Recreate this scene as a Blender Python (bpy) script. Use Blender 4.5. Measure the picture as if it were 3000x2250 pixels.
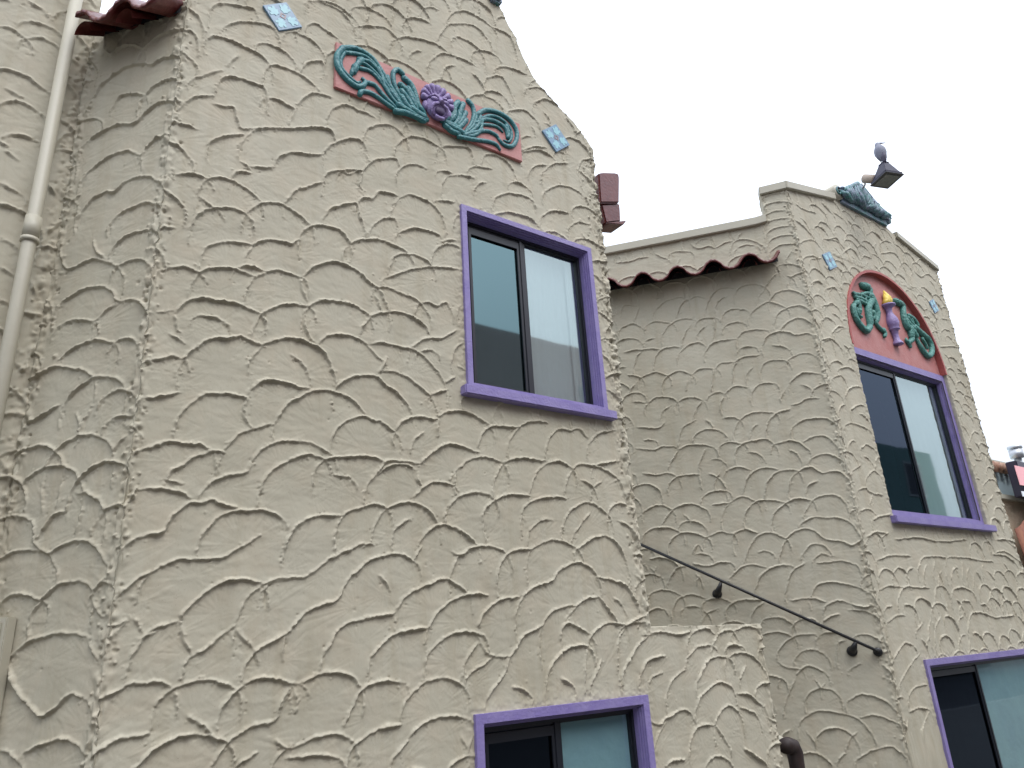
import bpy, bmesh, math, random
import numpy as np
from mathutils import Vector, Matrix
random.seed(7)
SC = bpy.context.scene
for o in list(bpy.data.objects): bpy.data.objects.remove(o)

# ---------------------------------------------------------------- camera, sky, sun, exposure
EYE = 1.65                                    # camera height above the pavement, metres
CAMR = np.array([[0.81380402, -0.57831708, -0.05720456],     # right
                 [0.15547126, 0.31150551, -0.9374396],       # down
                 [0.55995687, 0.75399845, 0.34341612]])      # forward
FPX = 2148.15
cd = bpy.data.cameras.new("camera"); cam = bpy.data.objects.new("camera", cd)
SC.collection.objects.link(cam); SC.camera = cam
cd.sensor_width = 36; cd.lens = FPX / 3000 * 36; cd.clip_start = 0.05; cd.clip_end = 2000
r, d, f = CAMR
cam.matrix_world = Matrix(((r[0], -d[0], -f[0], 0), (r[1], -d[1], -f[1], 0), (r[2], -d[2], -f[2], EYE), (0, 0, 0, 1)))
SC.render.resolution_x = 1024; SC.render.resolution_y = 768

SUN_EL, SUN_AZ = math.radians(58), math.radians(176)         # azimuth measured clockwise from +Y
W = bpy.data.worlds.new("World"); SC.world = W; W.use_nodes = True
nt = W.node_tree; nt.nodes.clear()
sky = nt.nodes.new('ShaderNodeTexSky'); sky.sky_type = 'NISHITA'; sky.sun_disc = False
sky.sun_elevation = SUN_EL; sky.sun_rotation = SUN_AZ; sky.dust_density = 6; sky.air_density = 1.0; sky.ozone_density = 1
hs = nt.nodes.new('ShaderNodeHueSaturation'); hs.inputs['Saturation'].default_value = 0.10
mixw = nt.nodes.new('ShaderNodeMixRGB'); mixw.inputs[0].default_value = 0.6
mixw.inputs[2].default_value = (10.6, 11.6, 13.4, 1)
bg = nt.nodes.new('ShaderNodeBackground'); bg.inputs['Strength'].default_value = 0.145
wo = nt.nodes.new('ShaderNodeOutputWorld')
nt.links.new(sky.outputs[0], hs.inputs['Color']); nt.links.new(hs.outputs[0], mixw.inputs[1])
tcw = nt.nodes.new('ShaderNodeTexCoord'); sep = nt.nodes.new('ShaderNodeSeparateXYZ'); nt.links.new(tcw.outputs['Generated'], sep.inputs[0])
mr = nt.nodes.new('ShaderNodeMapRange'); mr.inputs[1].default_value = 0; mr.inputs[2].default_value = 1       # overcast: brighter towards the zenith
mr.inputs[3].default_value = .60; mr.inputs[4].default_value = 1.55; nt.links.new(sep.outputs[2], mr.inputs[0])
cn = nt.nodes.new('ShaderNodeTexNoise'); cn.inputs['Scale'].default_value = 2.2; cn.inputs['Detail'].default_value = 5; nt.links.new(tcw.outputs['Generated'], cn.inputs['Vector'])
cm = nt.nodes.new('ShaderNodeMapRange'); cm.inputs[1].default_value = .3; cm.inputs[2].default_value = .7; cm.inputs[3].default_value = .93; cm.inputs[4].default_value = 1.07
nt.links.new(cn.outputs[0], cm.inputs[0])
mm = nt.nodes.new('ShaderNodeMath'); mm.operation = 'MULTIPLY'; nt.links.new(mr.outputs[0], mm.inputs[0]); nt.links.new(cm.outputs[0], mm.inputs[1])
vm = nt.nodes.new('ShaderNodeVectorMath'); vm.operation = 'SCALE'; nt.links.new(mixw.outputs[0], vm.inputs[0]); nt.links.new(mm.outputs[0], vm.inputs['Scale'])
nt.links.new(vm.outputs[0], bg.inputs[0]); nt.links.new(bg.outputs[0], wo.inputs[0])
sl = bpy.data.lights.new("sun", 'SUN'); sl.energy = 0.65; sl.angle = math.radians(30); sl.color = (1, 0.97, 0.92)
so = bpy.data.objects.new("sun", sl); SC.collection.objects.link(so)
sd = Vector((math.sin(SUN_AZ) * math.cos(SUN_EL), math.cos(SUN_AZ) * math.cos(SUN_EL), math.sin(SUN_EL)))
so.rotation_euler = sd.to_track_quat('Z', 'Y').to_euler()
SC.view_settings.view_transform = 'Standard'; SC.view_settings.look = 'None'
SC.view_settings.exposure = 0.33; SC.view_settings.gamma = 1

# ---------------------------------------------------------------- planes of the walls
ALPHA = 0.881768121
DA, DB = 3.2, 3.3                             # distance of the two gabled fronts
ca, sa = math.cos(ALPHA), math.sin(ALPHA)
class Plane:                                  # vertical wall: origin, horizontal direction e, outward normal n
    def __init__(s, o, e):
        s.o = np.array(o, float); s.e = np.array(e, float); s.n = np.array((s.e[1], -s.e[0]))
    def px(s, x, y, w=0.0):                   # point seen at photo pixel (x, y) on the wall, w metres proud
        ray = CAMR.T @ np.array([(x - 1500) / FPX, (y - 1125) / FPX, 1.0])
        o = s.o + s.n * w
        t = (s.n @ o) / (s.n @ ray[:2]); p = ray * t
        return ((p[:2] - s.o) @ s.e, p[2] + EYE)
    def P(s, u, z, w=0.0):
        q = s.o + s.e * u + s.n * w
        return (q[0], q[1], z)
    def M(s):
        e, n = s.e, s.n
        return Matrix(((e[0], 0, n[0], s.o[0]), (e[1], 0, n[1], s.o[1]), (0, 1, 0, 0), (0, 0, 0, 1)))   # local x=u, y=z, z=w
PA = Plane((0, DA), (1, 0)); PB = Plane((0, DB), (1, 0))
XA, XB = 0.442, 5.95
PM = Plane((XB, DB), (ca, -sa)); PL = Plane((XA, DA), (ca, -sa))
LW = 0.565
PP = Plane((0, DA + LW * sa), (1, 0)); XP = XA - LW * ca
PR = Plane((3.25, DA), (-ca, sa))             # hidden right return of the left building
PC = Plane((4.28, DA), (-ca, sa))

# ---------------------------------------------------------------- helpers
col = SC.collection
def link(name, me, parent=None, mat=None, loc=None):
    o = bpy.data.objects.new(name, me); col.objects.link(o)
    if parent:
        o.parent = parent
        if parent.type == 'EMPTY': o.matrix_parent_inverse = Matrix.Translation(-Vector(parent.location))
    if mat is not None and me is not None: me.materials.append(mat)
    if loc: o.location = loc
    return o
def empty(name, loc, label=None, cat=None, group=None, kind=None):
    o = bpy.data.objects.new(name, None); col.objects.link(o); o.location = loc; o.empty_display_size = .1
    tag(o, label, cat, group, kind); return o
def tag(o, label=None, cat=None, group=None, kind=None):
    if label: o['label'] = label
    if cat: o['category'] = cat
    if group: o['group'] = group
    if kind: o['kind'] = kind
    return o
class MB:
    """collects shapes in world coordinates, links them as one mesh object"""
    def __init__(s): s.v = []; s.f = []; s.sm = []
    def add(s, v, f, smooth=False):
        b = len(s.v); s.v += [tuple(map(float, p)) for p in v]; s.f += [tuple(b + i for i in q) for q in f]; s.sm += [smooth] * len(f)
    def box(s, pl, u0, u1, z0, z1, w0, w1):
        v = [pl.P(u, z, w) for w in (w0, w1) for z in (z0, z1) for u in (u0, u1)]
        s.add(v, [(0, 1, 3, 2), (4, 6, 7, 5), (0, 4, 5, 1), (2, 3, 7, 6), (0, 2, 6, 4), (1, 5, 7, 3)])
    def wbox(s, x0, x1, y0, y1, z0, z1):
        v = [(x, y, z) for z in (z0, z1) for y in (y0, y1) for x in (x0, x1)]
        s.add(v, [(0, 2, 3, 1), (4, 5, 7, 6), (0, 1, 5, 4), (2, 6, 7, 3), (0, 4, 6, 2), (1, 3, 7, 5)])
    def prism(s, pl, pts, w0, w1):            # outline in (u, z) extruded from w0 to w1
        n = len(pts)
        v = [pl.P(u, z, w0) for u, z in pts] + [pl.P(u, z, w1) for u, z in pts]
        s.add(v, [tuple(range(n - 1, -1, -1)), tuple(range(n, 2 * n))] + [(i, (i + 1) % n, n + (i + 1) % n, n + i) for i in range(n)])
    def ring(s, pl, outer, inner, w0, w1):    # flat frame between two outlines with equal point count
        n = len(outer)
        v = [pl.P(u, z, w) for w in (w0, w1) for o in (outer, inner) for u, z in o]
        F = []
        for i in range(n):
            j = (i + 1) % n
            F += [(i, j, n + j, n + i), (2 * n + i, 3 * n + i, 3 * n + j, 2 * n + j), (i, 2 * n + i, 2 * n + j, j), (n + i, n + j, 3 * n + j, 3 * n + i)]
        s.add(v, F)
    def tube(s, pts, rad, seg=10, flat=1.0, up=None, cap=True):
        P = [Vector(p) for p in pts]; n = len(P)
        R = rad if hasattr(rad, '__len__') else [rad] * n
        prev = None; V = []; F = []
        for i in range(n):
            t = (P[min(i + 1, n - 1)] - P[max(i - 1, 0)]).normalized()
            if up is not None: a = t.cross(Vector(up)); b = Vector(up)
            else:
                if prev is None: prev = Vector((0, 0, 1)) if abs(t.z) < .9 else Vector((1, 0, 0))
                a = t.cross(prev)
                if a.length < 1e-5: a = t.cross(Vector((1, 0, 0)))
                a.normalize(); b = a.cross(t).normalized(); prev = b
            a = a.normalized() if a.length > 1e-6 else Vector((1, 0, 0))
            for k in range(seg):
                th = 2 * math.pi * k / seg
                V.append(P[i] + a * (math.cos(th) * R[i]) + b * (math.sin(th) * R[i] * flat))
        for i in range(n - 1):
            for k in range(seg):
                k2 = (k + 1) % seg
                F.append((i * seg + k, i * seg + k2, (i + 1) * seg + k2, (i + 1) * seg + k))
        if cap: F += [tuple(range(seg - 1, -1, -1)), tuple((n - 1) * seg + k for k in range(seg))]
        s.add(V, F, True)
    def ell(s, c, rx, ry, rz, rot=None, nu=14, nv=9):
        V = []; F = []
        for j in range(nv + 1):
            ph = math.pi * j / nv
            for i in range(nu):
                th = 2 * math.pi * i / nu
                p = Vector((rx * math.sin(ph) * math.cos(th), ry * math.sin(ph) * math.sin(th), rz * math.cos(ph)))
                if rot is not None: p = rot @ p
                V.append(Vector(c) + p)
        for j in range(nv):
            for i in range(nu):
                i2 = (i + 1) % nu; F.append((j * nu + i, (j + 1) * nu + i, (j + 1) * nu + i2, j * nu + i2))
        s.add(V, F, True)
    def build(s, name, mat, parent=None, bevel=0.0):
        me = bpy.data.meshes.new(name); me.from_pydata(s.v, [], s.f); me.validate()
        if len(me.polygons) == len(s.sm): me.polygons.foreach_set('use_smooth', s.sm)
        me.update()
        if bevel:
            bm = bmesh.new(); bm.from_mesh(me); bmesh.ops.remove_doubles(bm, verts=bm.verts, dist=1e-5)
            bmesh.ops.recalc_face_normals(bm, faces=bm.faces)
            bmesh.ops.bevel(bm, geom=bm.edges[:], offset=bevel, segments=2, affect='EDGES', clamp_overlap=True)
            bm.to_mesh(me); bm.free()
        else:
            bm = bmesh.new(); bm.from_mesh(me); bmesh.ops.recalc_face_normals(bm, faces=bm.faces); bm.to_mesh(me); bm.free()
        return link(name, me, parent, mat)

def smooth_line(pts, step):
    """Catmull-Rom through the points, resampled at step"""
    p = np.array(pts, float)
    if len(p) < 2: return p
    q = np.vstack([2 * p[0] - p[1], p, 2 * p[-1] - p[-2]])
    out = []
    for i in range(1, len(q) - 2):
        L = np.linalg.norm(q[i + 1] - q[i]); k = max(1, int(math.ceil(L / step)))
        t = np.arange(k)[:, None] / k
        a, b, c, e = q[i - 1], q[i], q[i + 1], q[i + 2]
        out.append(.5 * ((2 * b) + (c - a) * t + (2 * a - 5 * b + 4 * c - e) * t ** 2 + (3 * b - a - 3 * c + e) * t ** 3))
    out.append(p[-1:]); return np.vstack(out)

# ---------------------------------------------------------------- materials
def mat(name, color, rough=.6, metal=0.0, spec=.5, noise=None, bump=None, vary=None):
    m = bpy.data.materials.new(name); m.use_nodes = True; nt = m.node_tree
    b = nt.nodes['Principled BSDF']
    b.inputs['Base Color'].default_value = (*color, 1); b.inputs['Roughness'].default_value = rough
    b.inputs['Metallic'].default_value = metal; b.inputs['Specular IOR Level'].default_value = spec
    tc = nt.nodes.new('ShaderNodeTexCoord')
    if vary:                                   # (scale, amount, second colour)
        n = nt.nodes.new('ShaderNodeTexNoise'); n.inputs['Scale'].default_value = vary[0]; n.inputs['Detail'].default_value = 6
        n.inputs['Roughness'].default_value = .65
        r = nt.nodes.new('ShaderNodeValToRGB'); r.color_ramp.elements[0].position = .35; r.color_ramp.elements[1].position = .7
        r.color_ramp.elements[0].color = (0, 0, 0, 1); r.color_ramp.elements[1].color = (vary[1],) * 3 + (1,)
        mx = nt.nodes.new('ShaderNodeMixRGB'); mx.inputs[1].default_value = (*color, 1); mx.inputs[2].default_value = (*vary[2], 1)
        nt.links.new(tc.outputs['Object'], n.inputs['Vector']); nt.links.new(n.outputs['Fac'], r.inputs[0])
        nt.links.new(r.outputs[0], mx.inputs[0]); nt.links.new(mx.outputs[0], b.inputs['Base Color'])
    if bump:                                   # (scale, distance)
        n = nt.nodes.new('ShaderNodeTexNoise'); n.inputs['Scale'].default_value = bump[0]; n.inputs['Detail'].default_value = 5
        bp = nt.nodes.new('ShaderNodeBump'); bp.inputs['Distance'].default_value = bump[1]; bp.inputs['Strength'].default_value = 1
        nt.links.new(tc.outputs['Object'], n.inputs['Vector']); nt.links.new(n.outputs['Fac'], bp.inputs['Height'])
        nt.links.new(bp.outputs[0], b.inputs['Normal'])
    return m
def stucco_mat():
    m = mat('painted_stucco', (.40, .375, .31), .75, spec=.3)
    nt = m.node_tree; b = nt.nodes['Principled BSDF']; tc = nt.nodes.new('ShaderNodeTexCoord')
    def noise(scale, det, vec=None, rough=.6):
        n = nt.nodes.new('ShaderNodeTexNoise'); n.inputs['Scale'].default_value = scale; n.inputs['Detail'].default_value = det
        n.inputs['Roughness'].default_value = rough
        nt.links.new(vec or tc.outputs['Object'], n.inputs['Vector']); return n
    def ramp(n, a, c, lo, hi):
        r = nt.nodes.new('ShaderNodeMapRange'); r.inputs[1].default_value = a; r.inputs[2].default_value = c
        r.inputs[3].default_value = lo; r.inputs[4].default_value = hi; nt.links.new(n, r.inputs[0]); return r.outputs[0]
    def mix(fac, c1, c2):
        x = nt.nodes.new('ShaderNodeMixRGB')
        nt.links.new(fac, x.inputs[0])
        for i, c in ((1, c1), (2, c2)):
            if isinstance(c, tuple): x.inputs[i].default_value = (*c, 1)
            else: nt.links.new(c, x.inputs[i])
        return x.outputs[0]
    c = mix(ramp(noise(1.1, 5).outputs[0], .35, .7, 0, 1), (.385, .357, .275), (.445, .417, .332))
    c = mix(ramp(noise(7, 6).outputs[0], .45, .75, 0, .45), c, (.44, .375, .28))
    mp = nt.nodes.new('ShaderNodeMapping'); mp.inputs['Scale'].default_value = (5, 5, .5)
    nt.links.new(tc.outputs['Object'], mp.inputs[0])
    c = mix(ramp(noise(2.2, 5, mp.outputs[0]).outputs[0], .50, .78, 0, .65), c, (.34, .30, .215))
    c = mix(ramp(noise(160, 2).outputs[0], .66, .72, 0, .35), c, (.20, .18, .13))
    nt.links.new(c, b.inputs['Base Color'])
    nb = noise(90, 5, rough=.7); nb2 = noise(14, 4)
    add = nt.nodes.new('ShaderNodeMath'); add.operation = 'MULTIPLY_ADD'; add.inputs[1].default_value = .35
    nt.links.new(nb.outputs[0], add.inputs[0]); nt.links.new(nb2.outputs[0], add.inputs[2])
    bp = nt.nodes.new('ShaderNodeBump'); bp.inputs['Distance'].default_value = .0022; bp.inputs['Strength'].default_value = .5
    nt.links.new(add.outputs[0], bp.inputs['Height']); nt.links.new(bp.outputs[0], b.inputs['Normal'])
    return m
STUCCO = stucco_mat()
PURPLE = mat('purple_paint', (.195, .155, .37), .5, vary=(9, .9, (.26, .22, .42)), bump=(70, .003))
BLACK = mat('black_aluminium', (.012, .014, .02), .35)
CREAM = mat('cream_paint', (.42, .395, .315), .5, vary=(5, .6, (.37, .345, .27)), bump=(40, .001))
PINK = mat('pink_paint', (.44, .20, .185), .6, vary=(9, .8, (.38, .12, .11)), bump=(50, .003))
REDRIM = mat('red_rim_paint', (.36, .085, .075), .55, bump=(60, .003))
TEAL = mat('teal_patina_paint', (.020, .135, .160), .42, vary=(24, .9, (.05, .22, .22)), bump=(55, .008))
TEAL2 = mat('green_patina_paint', (.035, .16, .14), .5, vary=(30, 1.0, (.09, .28, .23)), bump=(38, .016))
LILAC = mat('lilac_paint', (.225, .165, .36), .5, vary=(20, .8, (.32, .25, .45)), bump=(60, .006))
YELLOW = mat('yellow_paint', (.75, .55, .08), .5, vary=(14, .5, (.85, .70, .22)), bump=(60, .002))
TILE = mat('glazed_roof_tile', (.095, .017, .016), .34, vary=(12, .9, (.15, .035, .028)), bump=(40, .003))
IRON = mat('black_iron', (.008, .008, .009), .45)
BROWN = mat('brown_rust_paint', (.018, .010, .010), .6, vary=(20, .8, (.035, .018, .014)))
ROOM_EAVE_DARK = mat('room_and_eave_dark', (.02, .022, .026), .9)
BLIND = mat('teal_blind', (.19, .33, .35), .8, vary=(1.5, .7, (.12, .22, .28)), bump=(8, .01))
CURTAIN = mat('pale_curtain', (.55, .60, .60), .9, bump=(8, .01))
def glass(name, tint, fac, trans):
    m = bpy.data.materials.new(name); m.use_nodes = True; nt = m.node_tree; nt.nodes.clear()
    g = nt.nodes.new('ShaderNodeBsdfGlossy'); g.inputs['Color'].default_value = (*tint, 1); g.inputs['Roughness'].default_value = .03
    t = nt.nodes.new('ShaderNodeBsdfTransparent'); t.inputs['Color'].default_value = (*trans, 1)
    lw = nt.nodes.new('ShaderNodeLayerWeight'); lw.inputs[0].default_value = .5
    fr = nt.nodes.new('ShaderNodeMath'); fr.operation = 'POWER'; fr.inputs[1].default_value = 4
    nt.links.new(lw.outputs['Facing'], fr.inputs[0])
    ma = nt.nodes.new('ShaderNodeMath'); ma.operation = 'ADD'; ma.inputs[1].default_value = fac + .04; ma.use_clamp = True
    n = nt.nodes.new('ShaderNodeTexNoise'); n.inputs['Scale'].default_value = 2.2; n.inputs['Detail'].default_value = 1
    tc = nt.nodes.new('ShaderNodeTexCoord'); nt.links.new(tc.outputs['Object'], n.inputs['Vector'])
    bp = nt.nodes.new('ShaderNodeBump'); bp.inputs['Distance'].default_value = .0007
    nt.links.new(n.outputs[0], bp.inputs['Height']); nt.links.new(bp.outputs[0], g.inputs['Normal'])
    mx = nt.nodes.new('ShaderNodeMixShader'); o = nt.nodes.new('ShaderNodeOutputMaterial')
    nt.links.new(fr.outputs[0], ma.inputs[0]); nt.links.new(ma.outputs[0], mx.inputs[0])
    nt.links.new(t.outputs[0], mx.inputs[1]); nt.links.new(g.outputs[0], mx.inputs[2]); nt.links.new(mx.outputs[0], o.inputs[0])
    return m
GLASS = glass('tinted_glass', (.56, .66, .66), .34, (.74, .80, .80))
GLASSC = glass('clear_glass', (.8, .9, .92), .06, (.93, .96, .96))
GLASSK = glass('dark_screened_glass', (.12, .15, .20), .30, (.10, .13, .15))
GLASSD = glass('screened_glass', (.22, .34, .36), .42, (.13, .16, .17))

# ---------------------------------------------------------------- trowelled stucco walls: real relief from hand-laid strokes
def hash2(i, j, seed):
    n = (i.astype(np.int64) * 374761393 + j.astype(np.int64) * 668265263 + seed * 974711) & 0x7fffffff
    n = ((n ^ (n >> 13)) * 1274126177) & 0x7fffffff
    return ((n ^ (n >> 16)) & 0xffff) / 65535.0
def vnoise(U, Z, scale, seed):
    x = U / scale; y = Z / scale; i = np.floor(x); j = np.floor(y); fx = x - i; fy = y - j
    fx = fx * fx * (3 - 2 * fx); fy = fy * fy * (3 - 2 * fy); i = i.astype(np.int64); j = j.astype(np.int64)
    a = hash2(i, j, seed); b = hash2(i + 1, j, seed); c = hash2(i, j + 1, seed); e = hash2(i + 1, j + 1, seed)
    return (a * (1 - fx) + b * fx) * (1 - fy) + (c * (1 - fx) + e * fx) * fy - .5
def inpoly(U, Z, poly):
    ins = np.zeros(U.shape, bool); n = len(poly)
    for k in range(n):
        x1, y1 = poly[k]; x2, y2 = poly[(k + 1) % n]
        if y1 == y2: continue
        c = ((y1 > Z) != (y2 > Z)) & (U < (x2 - x1) * (Z - y1) / (y2 - y1) + x1)
        ins ^= c
    return ins
def parse(block, ox, oy, s, plane):
    out = []
    for line in block.strip().split('|'):
        pts = [tuple(float(t) for t in q.split(',')) for q in line.split()]
        if len(pts) < 2: continue
        w = [plane.px(ox + x * s, oy + y * s) for x, y in pts]
        if w[-1][0] < w[0][0]: w = w[::-1]
        out.append(smooth_line(w, .012))
    return out
def filler(lines, poly, holes, seed, sx=.27, sz=.14, clear=.080, ang=0.0):
    """strokes for the stretches of wall without a recorded one"""
    rng = random.Random(seed); P = np.vstack(lines) if lines else np.zeros((1, 2)) - 99
    us = [p[0] for p in poly]; zs = [p[1] for p in poly]; out = []; row = 0
    z = max(zs) + .1
    while z > min(zs) - .1:
        u = min(us) - .2 + (row % 2) * sx / 2
        while u < max(us) + .2:
            cu = u + rng.uniform(-.04, .04); cz = z + rng.uniform(-.03, .03); R = sx * rng.uniform(.48, .66); Q = R * rng.uniform(.75, 1.05)
            t0 = rng.uniform(-.2, .25); t1 = math.pi - rng.uniform(-.2, .25); tl = rng.uniform(-.25, .25) + ang
            arc = []
            for k in range(14):
                th = t1 + (t0 - t1) * k / 13
                x = R * math.cos(th); y = Q * math.sin(th) - Q * .5
                arc.append((cu + x * math.cos(tl) - y * math.sin(tl), cz + x * math.sin(tl) + y * math.cos(tl)))
            a = smooth_line(arc, .012)
            dmin = np.min(np.hypot(a[:, None, 0] - P[None, :, 0], a[:, None, 1] - P[None, :, 1]), axis=1)
            keep = dmin > clear
            i = 0                                  # keep only the stretches that stay clear of recorded strokes
            while i < len(a):
                if keep[i]:
                    j = i
                    while j < len(a) and keep[j]: j += 1
                    if j - i >= 10: out.append(a[i:j])
                    i = j
                else: i += 1
            u += sx
        z -= sz; row += 1
    return out
def add_legs(lines):
    """let the two ends of every arched stroke run on downwards until they meet the stroke below"""
    P = np.vstack(lines); own = np.concatenate([np.full(len(a), k) for k, a in enumerate(lines)]); out = []
    for k, a in enumerate(lines):
        if len(a) < 8: continue
        w = abs(a[-1, 0] - a[0, 0]); lo = a.min(0)[:2] - .2; hi = a.max(0)[:2] + .2; other = P[(own != k) & (P[:, 0] > lo[0]) & (P[:, 0] < hi[0]) & (P[:, 1] > lo[1]) & (P[:, 1] < hi[1])]
        if len(other) == 0: other = np.array([[99.0, 99.0]])
        for end in (0, -1):
            p = a[end].copy(); q = a[3] if end == 0 else a[-4]; d = p - q
            if d[1] > -.004 or w < .06: continue
            d = d / np.hypot(*d); side = -1 if end == 0 else 1; leg = [p.copy()]; mx = min(.10, .03 + .30 * w)
            tgt = np.array([-side * .18, -1.0]); tgt = tgt / np.hypot(*tgt); L = 0
            while L < mx:
                d = d * .80 + tgt * .20; d = d / np.hypot(*d); p = p + d * .010; L += .010
                if L > .02 and np.min(np.hypot(other[:, 0] - p[0], other[:, 1] - p[1])) < .009: break
                leg.append(p.copy())
            if len(leg) > 3:
                g = np.array(leg)
                if end == 0: g = g[::-1]
                g = np.hstack([g, np.ones((len(g), 1))])
                out.append(g)
    return out
def stucco_wall(name, pl, poly, holes, lines, res, seed, parent, back=.18, ridge=1.0, rough_edges=(), zfine=None, fill=True, legs=True, dens=1.0):
    us = [p[0] for p in poly]; zs = [p[1] for p in poly]
    u0, u1, z1 = min(us), max(us), max(zs); zb = min(zs)
    z0 = max(zb, zfine) if zfine is not None else zb
    nu = int(round((u1 - u0) / res)); nz = int(round((z1 - z0) / res))
    gu = np.linspace(u0, u1, nu + 1); gz = np.linspace(z0, z1, nz + 1)
    if z0 > zb + .01: gz = np.concatenate([np.linspace(zb, z0, 12)[:-1], gz])
    nz = len(gz) - 1
    U, Z = np.meshgrid(gu, gz)
    if fill: lines = lines + filler(lines, poly, holes, seed + 5)
    if legs: lines = lines + add_legs(lines)
    lines = sorted(lines, key=lambda a: -a[:, 1].max())
    H = .010 * vnoise(U, Z, .55, seed) + .005 * vnoise(U, Z, .17, seed + 1)
    Wu = U + .006 * vnoise(U, Z, .022, seed + 2) + .004 * vnoise(U, Z, .012, seed + 12) + .008 * vnoise(U, Z, .07, seed + 3)
    Wz = Z + .006 * vnoise(U, Z, .022, seed + 4) + .004 * vnoise(U, Z, .012, seed + 14) + .008 * vnoise(U, Z, .07, seed + 6)
    base = H.copy(); RG = np.zeros_like(H); rng = random.Random(seed)
    crumbs = []
    for a in lines:
        pad = .14
        iu0 = np.searchsorted(gu, a[:, 0].min() - pad); iu1 = np.searchsorted(gu, a[:, 0].max() + pad)
        iz0 = np.searchsorted(gz, a[:, 1].min() - pad); iz1 = np.searchsorted(gz, a[:, 1].max() + pad)
        if iu1 - iu0 < 2 or iz1 - iz0 < 2: continue
        sl = (slice(iz0, iz1), slice(iu0, iu1)); X = Wu[sl]; Y = Wz[sl]
        best = np.full(X.shape, 9.0); side = np.zeros(X.shape); tt = np.zeros(X.shape)
        seg = np.hypot(np.diff(a[:, 0]), np.diff(a[:, 1])); L = np.concatenate([[0], np.cumsum(seg)]); LL = max(L[-1], .01)
        for k in range(len(a) - 1):
            ax, ay = a[k][:2]; bx, by = a[k + 1][:2]; dx, dy = bx - ax, by - ay; q = dx * dx + dy * dy + 1e-12
            t = np.clip(((X - ax) * dx + (Y - ay) * dy) / q, 0, 1)
            ex = X - ax - t * dx; ey = Y - ay - t * dy; dd = np.hypot(ex, ey); m = dd < best
            best = np.where(m, dd, best); side = np.where(m, ex * dy - ey * dx, side); tt = np.where(m, (L[k] + t * seg[k]) / LL, tt)
        ins = (side > 0)
        hr = rng.uniform(.0060, .0098) * (1.12 - .11 * min(3.5, max(0, a[:, 1].mean() - 2.2))) * ridge * (.6 if a.shape[1] > 2 else 1)
        amp = (.30 + .9 * (vnoise(tt * LL + seed, tt * 0 + rng.random() * 50, .09, seed + 8) + .5) + .6 * (vnoise(tt * LL + seed, tt * 0 + rng.random() * 50, .03, seed + 18) + .5)) * (.6 + .4 * np.clip(np.minimum(tt, 1 - tt) * LL / .05, 0, 1))
        amp = amp * (1 + (1.8 if a.shape[1] > 2 else .9) * vnoise(U[sl], Z[sl], .011, seed + 9) + .5 * vnoise(U[sl], Z[sl], .03, seed + 10))
        wo, wi = .0082, .0036
        prof = np.where(ins, np.exp(-(best / wi) ** 2), np.exp(-(best / wo) ** 2))
        pu, pz = ((a[0] + a[-1]) / 2)[:2]; pz = pz - .05
        fan = vnoise(np.arctan2(Z[sl] - pz, U[sl] - pu) * 1.0, np.zeros_like(X) + rng.random() * 9, .06, seed + 11)
        F = np.where(ins, .75 * np.exp(-(best / .075) ** 2), 0) * (0 if a.shape[1] > 2 else 1)
        Hs = H[sl] * (1 - F) + base[sl] * F
        Rs = RG[sl] * (1 - (0 if a.shape[1] > 2 else .5) * np.where(ins, np.exp(-(best / .03) ** 2), 0))
        dep = np.where(ins, -.0036 * np.exp(-best / .03) * (1 - np.exp(-best / .004)) * (.6 + .4 * amp), .0030 * np.exp(-best / .035))
        ends = np.clip(np.minimum(tt, 1 - tt) * LL / .03, .0, 1)
        H[sl] = Hs + (dep * ends + np.where(ins, .0022 * fan * np.exp(-best / .10), 0)) * min(ridge, 1.2)
        RG[sl] = np.maximum(Rs, hr * amp * prof)
        for c in range(int(len(a) * .34 * dens + rng.random() * 3)):
            q = a[rng.randrange(len(a))]; crumbs.append((q[0] + rng.gauss(0, .010), q[1] + rng.gauss(-.004, .010), rng.uniform(.0022, .005), rng.choice((1, -1)) * rng.uniform(.0025, .006)))
    H = H + RG
    H += .0006 * vnoise(U, Z, .014, seed + 21) + .0013 * vnoise(U + Z * .6, Z * 2.2, .05, seed + 22)
    area = (u1 - u0) * (z1 - z0)
    for c in range(int(area * 9)): crumbs.append((rng.uniform(u0, u1), rng.uniform(z0, z1), rng.uniform(.003, .006), rng.choice((1, -1)) * rng.uniform(.002, .005)))
    for (eu, ez0, ez1, wid, amp) in rough_edges:     # lumpy beads along corners
        m = np.exp(-((U - eu) / wid) ** 2) * ((Z > ez0) & (Z < ez1))
        H += m * amp * (.6 + 2.2 * vnoise(U, Z, .03, seed + 31) + 1.6 * vnoise(U * 1.0, Z * .45, .012, seed + 32) + 1.6 * vnoise(U, Z * .25, .05, seed + 33))
        for c in range(int((ez1 - ez0) * 45)): crumbs.append((eu + rng.gauss(0, wid), rng.uniform(ez0, ez1), rng.uniform(.004, .010), rng.choice((1, 1, -1)) * rng.uniform(.004, .012)))
    for (cu, cz, cr, ch) in crumbs:
        iu0 = np.searchsorted(gu, cu - 3 * cr); iu1 = np.searchsorted(gu, cu + 3 * cr); iz0 = np.searchsorted(gz, cz - 3 * cr); iz1 = np.searchsorted(gz, cz + 3 * cr)
        if iu1 > iu0 and iz1 > iz0:
            sl = (slice(iz0, iz1), slice(iu0, iu1)); H[sl] += ch * np.exp(-(((U[sl] - cu) ** 2 + (Z[sl] - cz) ** 2) / cr ** 2))
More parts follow.
